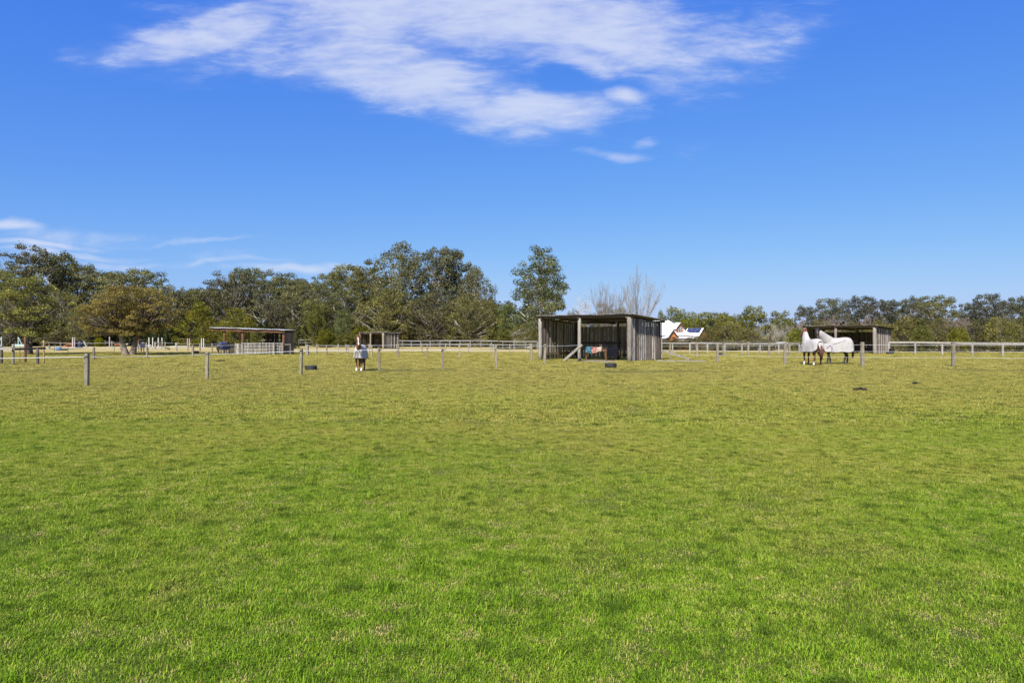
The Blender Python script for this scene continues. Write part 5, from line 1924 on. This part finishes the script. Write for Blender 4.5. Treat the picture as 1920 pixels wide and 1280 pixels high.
def horse(name, label, loc, heading, scale, coat, points, poll, hdir, rug, group=None, socks=(), blaze=False, neck_cover=False, tail='hair_dark',
          hem=0.66, straps=False, steps=(0.0, 0.0, 0.0, 0.0), head_side=None, flap=True):
    """local +x is forward; poll = top of the neck, hdir = direction of the face"""
    o = empty(name, loc, heading, label, 'horse', group)
    o.scale = (scale,) * 3
    poll, hdir = Vector(poll), Vector(hdir).normalized()
    mb = MB(1)
    loft(mb, [(x, 0, z) for x, z, w, h in TORSO], [(w, h) for x, z, w, h in TORSO], n=20)
    n0, n1 = Vector((0.42, 0, 1.28)), Vector((0.60, 0, 1.36)).lerp(poll, 0.28)
    neck = [n0, n1, n1.lerp(poll, 0.55) + Vector((0, 0, 0.03)), poll - hdir * 0.02]
    nr = [(0.17, 0.34), (0.135, 0.25), (0.10, 0.18), (0.085, 0.13)]
    loft(mb, neck, nr, n=16)
    hs = Vector(head_side) if head_side else Vector((0, 1, 0))
    L = 0.60
    loft(mb, [poll - hdir * 0.06, poll + hdir * L * 0.15, poll + hdir * L * 0.36, poll + hdir * L * 0.62, poll + hdir * L * 0.86, poll + hdir * L],
         [(0.085, 0.09), (0.125, 0.145), (0.118, 0.145), (0.082, 0.098), (0.075, 0.082), (0.05, 0.052)], side=hs, n=14)
    sdv = (hs - hdir * hs.dot(hdir)).normalized()
    fwd = hdir.cross(sdv).normalized()
    if fwd.dot(Vector((hdir.x, hdir.y, 0.0))) < 0:
        fwd = -fwd
    upv = (Vector((0, 0, 1)) - hdir * hdir.z * 0.55).normalized()
    for s in (-1, 1):
        e = poll + sdv * 0.068 * s - hdir * 0.02
        loft(mb, [e, e + upv * 0.08 + sdv * 0.012 * s, e + upv * 0.19 + sdv * 0.015 * s], [(0.04, 0.03), (0.042, 0.028), (0.012, 0.012)], side=sdv, n=8)
        # eye ridge
        q = poll + hdir * L * 0.26 + sdv * 0.106 * s
        loft(mb, [q - hdir * 0.04, q, q + hdir * 0.04], [0.015, 0.034, 0.015], side=sdv, n=8)
    for i, (sx, sy) in enumerate(((1, 1), (1, -1), (-1, 1), (-1, -1))):
        st = steps[i]
        if sx > 0:
            P = [(0.46, 0.12 * sy, 1.18), (0.47, 0.15 * sy, 0.98), (0.45 + st * 0.2, 0.15 * sy, 0.76), (0.47 + st * 0.55, 0.15 * sy, 0.52), (0.46 + st * 0.75, 0.15 * sy, 0.46),
                 (0.45 + st * 0.95, 0.15 * sy, 0.22), (0.475 + st, 0.15 * sy, 0.15), (0.50 + st, 0.15 * sy, 0.075), (0.515 + st, 0.15 * sy, 0.0)]
            Rr = [(0.10, 0.15), (0.085, 0.12), (0.062, 0.085), (0.052, 0.056), (0.042, 0.045), (0.040, 0.042), (0.042, 0.045), (0.052, 0.06), (0.064, 0.075)]
        else:
            P = [(-0.52, 0.11 * sy, 1.18), (-0.50, 0.15 * sy, 0.96), (-0.52 + st * 0.2, 0.155 * sy, 0.78), (-0.63 + st * 0.55, 0.155 * sy, 0.60), (-0.665 + st * 0.7, 0.155 * sy, 0.52),
                 (-0.645 + st * 0.95, 0.155 * sy, 0.24), (-0.62 + st, 0.155 * sy, 0.16), (-0.595 + st, 0.155 * sy, 0.075), (-0.58 + st, 0.155 * sy, 0.0)]
            Rr = [(0.13, 0.24), (0.12, 0.20), (0.085, 0.125), (0.058, 0.075), (0.05, 0.062), (0.042, 0.045), (0.044, 0.047), (0.054, 0.06), (0.066, 0.075)]
        loft(mb, P, [(a * 1.12, b_ * 1.12) for a, b_ in Rr], side=(0, 1, 0), n=12)
    raw = mb.build('horse_raw', M['coat'], None)
    rm = raw.modifiers.new('r', 'REMESH')
    rm.mode = 'VOXEL'
    rm.voxel_size = 0.022
    smm = raw.modifiers.new('s', 'SMOOTH')
    smm.factor = 0.5
    smm.iterations = 3
    dg = bpy.context.evaluated_depsgraph_get()
    me = bpy.data.meshes.new_from_object(raw.evaluated_get(dg))
    bpy.data.objects.remove(raw)
    me.name = 'body'
    me.materials.clear()
    me.materials.append(M['coat'])
    cols = []
    for v in me.vertices:
        p = v.co
        c = Vector(coat)
        if points is not None:
            k = sm(0.78, 0.45, p.z)
            c = c.lerp(Vector(points), k)
        for i, (sx, sy) in enumerate(((1, 1), (1, -1), (-1, 1), (-1, -1))):
            if i in socks and p.z < 0.27 and p.x * sx > 0 and p.y * sy > 0:
                c = c.lerp(Vector((0.62, 0.58, 0.54)), sm(0.27, 0.2, p.z))
        if p.z < 0.055:
            c = c.lerp(Vector((0.10, 0.085, 0.07)), 0.6)
        q = p - poll
        t = q.dot(hdir) / L
        if -0.05 < t < 1.15 and (q - hdir * q.dot(hdir)).length < 0.19:
            lat = q.dot(sdv)
            if blaze and v.normal.dot(fwd) > 0.2 and abs(lat) < 0.026 + 0.010 * math.sin(t * 9) and 0.12 < t < 0.9:
                c = Vector((0.62, 0.57, 0.53))
            if t > 0.86:
                c = c.lerp(Vector((0.07, 0.05, 0.045)), 0.6 * sm(0.86, 1.0, t))
            if abs(t - 0.26) < 0.055 and 0.115 < abs(lat) < 0.16:
                c = Vector((0.01, 0.008, 0.008))
        cols += [c.x, c.y, c.z, 1.0]
    at = me.attributes.new('coat', 'FLOAT_COLOR', 'POINT')
    at.data.foreach_set('color', cols)
    me.polygons.foreach_set('use_smooth', [True] * len(me.polygons))
    b = bpy.data.objects.new('body', me)
    col.objects.link(b)
    b.parent = o
    # tail and mane
    mb = MB(4)
    for k in range(9):
        r = mb.rng
        dy, dx = r.uniform(-.05, .05), r.uniform(-.04, .04)
        loft(mb, [(-0.80, dy * 0.3, 1.36), (-0.90 + dx * 0.3, dy * 0.6, 1.28), (-1.0 + dx, dy, 1.05), (-1.02 + dx, dy * 1.5, 0.72), (-0.98 + dx, dy * 1.3, 0.36 + r.uniform(-.06, .1))],
             [0.02, 0.032, 0.045, 0.045, 0.008], n=7)
    mb.build('tail', M[tail], o, smooth=True)
    mb = MB(5)
    for k in range(12):
        t = k / 11
        p = neck[1].lerp(neck[3], t) if t > 0 else neck[1]
        d = (neck[3] - neck[1]).normalized()
        upn = (Vector((0, 0, 1)) - d * d.z).normalized()
        top = p + upn * (0.20 * (1 - t) + 0.11 * t)
        if neck_cover and t < 0.86:
            continue
        loft(mb, [top + upn * 0.02, top + Vector((0, -0.05, 0.0)), top + Vector((0.0, -0.10, -0.16))], [(0.03, 0.04), (0.035, 0.02), (0.02, 0.008)], side=d, n=7)
    f0 = poll + upv * 0.07 + fwd * 0.05
    loft(mb, [f0, f0 + hdir * 0.08 + fwd * 0.045, f0 + hdir * 0.2 + fwd * 0.05], [(0.05, 0.03), (0.04, 0.02), (0.01, 0.008)], side=sdv, n=7)
    mb.build('mane', M[tail], o, smooth=True)
    if not rug:
        return o
    # rug: a sheet over the back, open below
    rr = random.Random(int(loc[0] * 10))
    stn = [(-0.93, 1.14, 0.19, 0.27), (-0.86, 1.16, 0.26, 0.36), (-0.72, 1.17, 0.305, 0.395), (-0.55, 1.18, 0.32, 0.395), (-0.35, 1.175, 0.32, 0.385), (-0.1, 1.15, 0.315, 0.375), (0.12, 1.14, 0.315, 0.385),
           (0.34, 1.16, 0.30, 0.425), (0.50, 1.17, 0.265, 0.41), (0.64, 1.15, 0.22, 0.32), (0.76, 1.12, 0.20, 0.20), (0.82, 1.08, 0.15, 0.13)]
    n = 25
    vs, fs = [], []
    for i, (x, zc, w, h) in enumerate(stn):
        zh = hem + (0.16 if i in (0,) else 0.05 if i in (1,) else 0) + (0.05 if i >= len(stn) - 2 else 0) + 0.02 * math.sin(i * 1.7)
        for k in range(n):
            t = k / (n - 1) * 2 - 1
            s = 1 if t > 0 else -1
            if abs(t) < 0.56:
                a = t / 0.56 * math.pi / 2
                y, z = (w + 0.02) * math.sin(a), zc + (h + 0.02) * math.cos(a)
            else:
                f = (abs(t) - 0.56) / 0.44
                y = s * (w + 0.02 + 0.05 * f + 0.030 * math.sin(x * 15 + s + f * 1.5) * f + 0.012 * math.sin(x * 31 - s) * f)
                z = zc + (zh - zc) * f
                if i >= len(stn) - 2 or i == 0:
                    y *= 1 - 0.08 * f
            xx = x + (-0.04 * (abs(t) - 0.5) if i == 0 and abs(t) > .5 else 0)
            vs.append((xx, y, z))
    for i in range(len(stn) - 1):
        for k in range(n - 1):
            a = i * n + k
            fs.append((a, a + 1, a + n + 1, a + n))
    last = (len(stn) - 1) * n
    for k in range(n // 2):
        a, b_ = last + k, last + n - 1 - k
        if b_ - a > 2:
            fs.append((a, b_, b_ - 1, a + 1))
        else:
            fs.append((a, b_, a + 1))
    # tail flap
    if flap:
        bi = len(vs)
        for j in range(4):
            for k in range(7):
                vs.append((-0.94 - 0.035 * j - 0.012 * (j > 1), (k / 6 - 0.5) * (0.36 - 0.05 * j), 1.40 - 0.02 - j * 0.13 - abs(k / 6 - 0.5) * 0.12))
        for j in range(3):
            for k in range(6):
                a = bi + j * 7 + k
                fs.append((a, a + 7, a + 8, a + 1))
    mb = MB(6)
    mb.add(vs, fs, 0.5)
    rg = mb.build('rug', M[rug], o, smooth=True)
    sb = rg.modifiers.new('sub', 'SUBSURF')
    sb.levels = sb.render_levels = 1
    sd = rg.modifiers.new('cloth', 'SOLIDIFY')
    sd.thickness = 0.014
    sd.offset = 1
    # chest and belly straps
    mb = MB(7)
    mb.bar((0.86, -0.02, 1.13), (0.86, 0.02, 1.13), 0.03, 0.05)
    mb.bar((0.845, 0.0, 0.78), (0.845, 0.0, 1.14), 0.02, 0.035)
    mb.build('chest_strap', M['hair_dark'], rg)
    if straps:
        mb = MB(8)
        w = 0.362
        mb.tube([(0.48, 0.325, 1.12), (0.66, 0.285, 0.98), (0.70, 0.27, 0.94)], 0.013, 5)
        mb.tube([(0.47, 0.325, 1.12), (0.42, 0.378, 0.72)], 0.013, 5)
        mb.tube([(0.40, 0.355, 1.02), (0.34, 0.388, 0.72)], 0.013, 5)
        mb.build('purple_strap', M['purple'], rg)
        mb = MB(9)
        mb.tube([(0.40, 0.348, 1.16), (0.10, 0.342, 1.24), (-0.30, 0.318, 1.36), (-0.42, 0.285, 1.43)], 0.007, 4)
        mb.build('seam', M['dark_trim'], rg)
    mb = MB(10)
    for i in range(1, len(stn) - 2):
        for s in (-1, 1):
            a = vs[i * n + (n - 1 if s > 0 else 0)]
            c = vs[(i + 1) * n + (n - 1 if s > 0 else 0)]
            mb.tube([Vector(a) + Vector((0, 0.01 * s, 0.012)), Vector(c) + Vector((0, 0.01 * s, 0.012))], 0.012, 4)
    mb.build('hem', M['dark_trim'], rg)
    if neck_cover:
        mb = MB(11)
        cp = [Vector((0.22, 0, 1.22)), Vector((0.44, 0, 1.30)), n1 + Vector((-0.02, 0, 0.01)), n1.lerp(poll, 0.45) + Vector((0, 0, 0.03)), n1.lerp(poll, 0.88) + Vector((0, 0, 0.01))]
        loft(mb, cp, [(0.27, 0.36), (0.25, 0.36), (0.19, 0.30), (0.145, 0.22), (0.125, 0.165)], n=18)
        nc = mb.build('neck_cover', M[rug], o, smooth=True)
        sb = nc.modifiers.new('sub', 'SUBSURF')
        sb.levels = sb.render_levels = 1
    return o


def hd(x, y):
    return math.atan2(y, x)


CHEST, BAY = (0.175, 0.060, 0.024), (0.028, 0.016, 0.012)
HG_ = 'horses in white rugs'
horse('horse', 'chestnut horse with a white blaze and white rug facing the camera behind the near fence', G(675.5, 33.1), hd(0.05, -0.99), 0.80, CHEST, None,
      (0.98, 0.06, 2.06), (0.40, 0.10, -0.91), 'rug_white', HG_, socks=(0, 1), blaze=True, tail='hair_brown', hem=0.74, steps=(0.05, -0.03, 0.06, -0.05))
horse('horse', 'dark horse in a white rug and neck cover seen side-on, head over the other horse', (19.74, 41.6, terrain(19.7, 41.6)), hd(-1, -0.03), 1.03, BAY, (0.012, 0.009, 0.008),
      (1.34, 0.40, 1.98), (0.04, 0.32, -0.94), 'rug_white', HG_, socks=(), neck_cover=True, hem=0.70, straps=True, steps=(0.12, -0.20, 0.22, -0.14), head_side=(1, 0, 0))
horse('horse', 'chestnut horse in a white rug seen from behind, grooming the dark side-on horse', (17.80, 40.62, terrain(17.8, 40.6)), hd(-0.16, 0.98), 1.0, CHEST, (0.12, 0.04, 0.018),
      (0.90, -0.20, 2.04), (0.84, 0.05, -0.55), 'rug_white', HG_, socks=(0, 2), neck_cover=True, tail='hair_brown', hem=0.80, steps=(0.0, 0.05, 0.10, -0.06), flap=True)
horse('horse', 'small distant chestnut horse in a pale grey rug beside the bronze tree trunks', G(264.5, 70.5), hd(0.12, -0.99), 0.66, CHEST, (0.03, 0.02, 0.018),
      (0.86, 0.0, 2.0), (0.45, 0.0, -0.9), 'rug_grey', None, blaze=False, tail='hair_brown', hem=0.72)
horse('horse', 'small pony in a blue rug standing at the left post of the open shelter', G(419, 61.0), hd(0.25, 0.97), 0.73, (0.10, 0.06, 0.04), (0.012, 0.01, 0.01),
      (1.05, 0.1, 1.55), (0.6, 0.1, -0.8), 'rug_blue', None, tail='hair_dark', hem=0.62)
p_ = SHED_PT(4.72, 2.05, 0.0)
horse('horse', 'small pony in a black rug standing inside the big shelter', p_, -R(35) + math.pi - 0.15, 0.62, (0.10, 0.075, 0.065), (0.02, 0.018, 0.018),
      (1.02, 0.26, 1.84), (0.25, 0.75, -0.55), 'rug_black', None, tail='hair_dark', hem=0.36, head_side=(1, -0.3, 0))

make_grass()
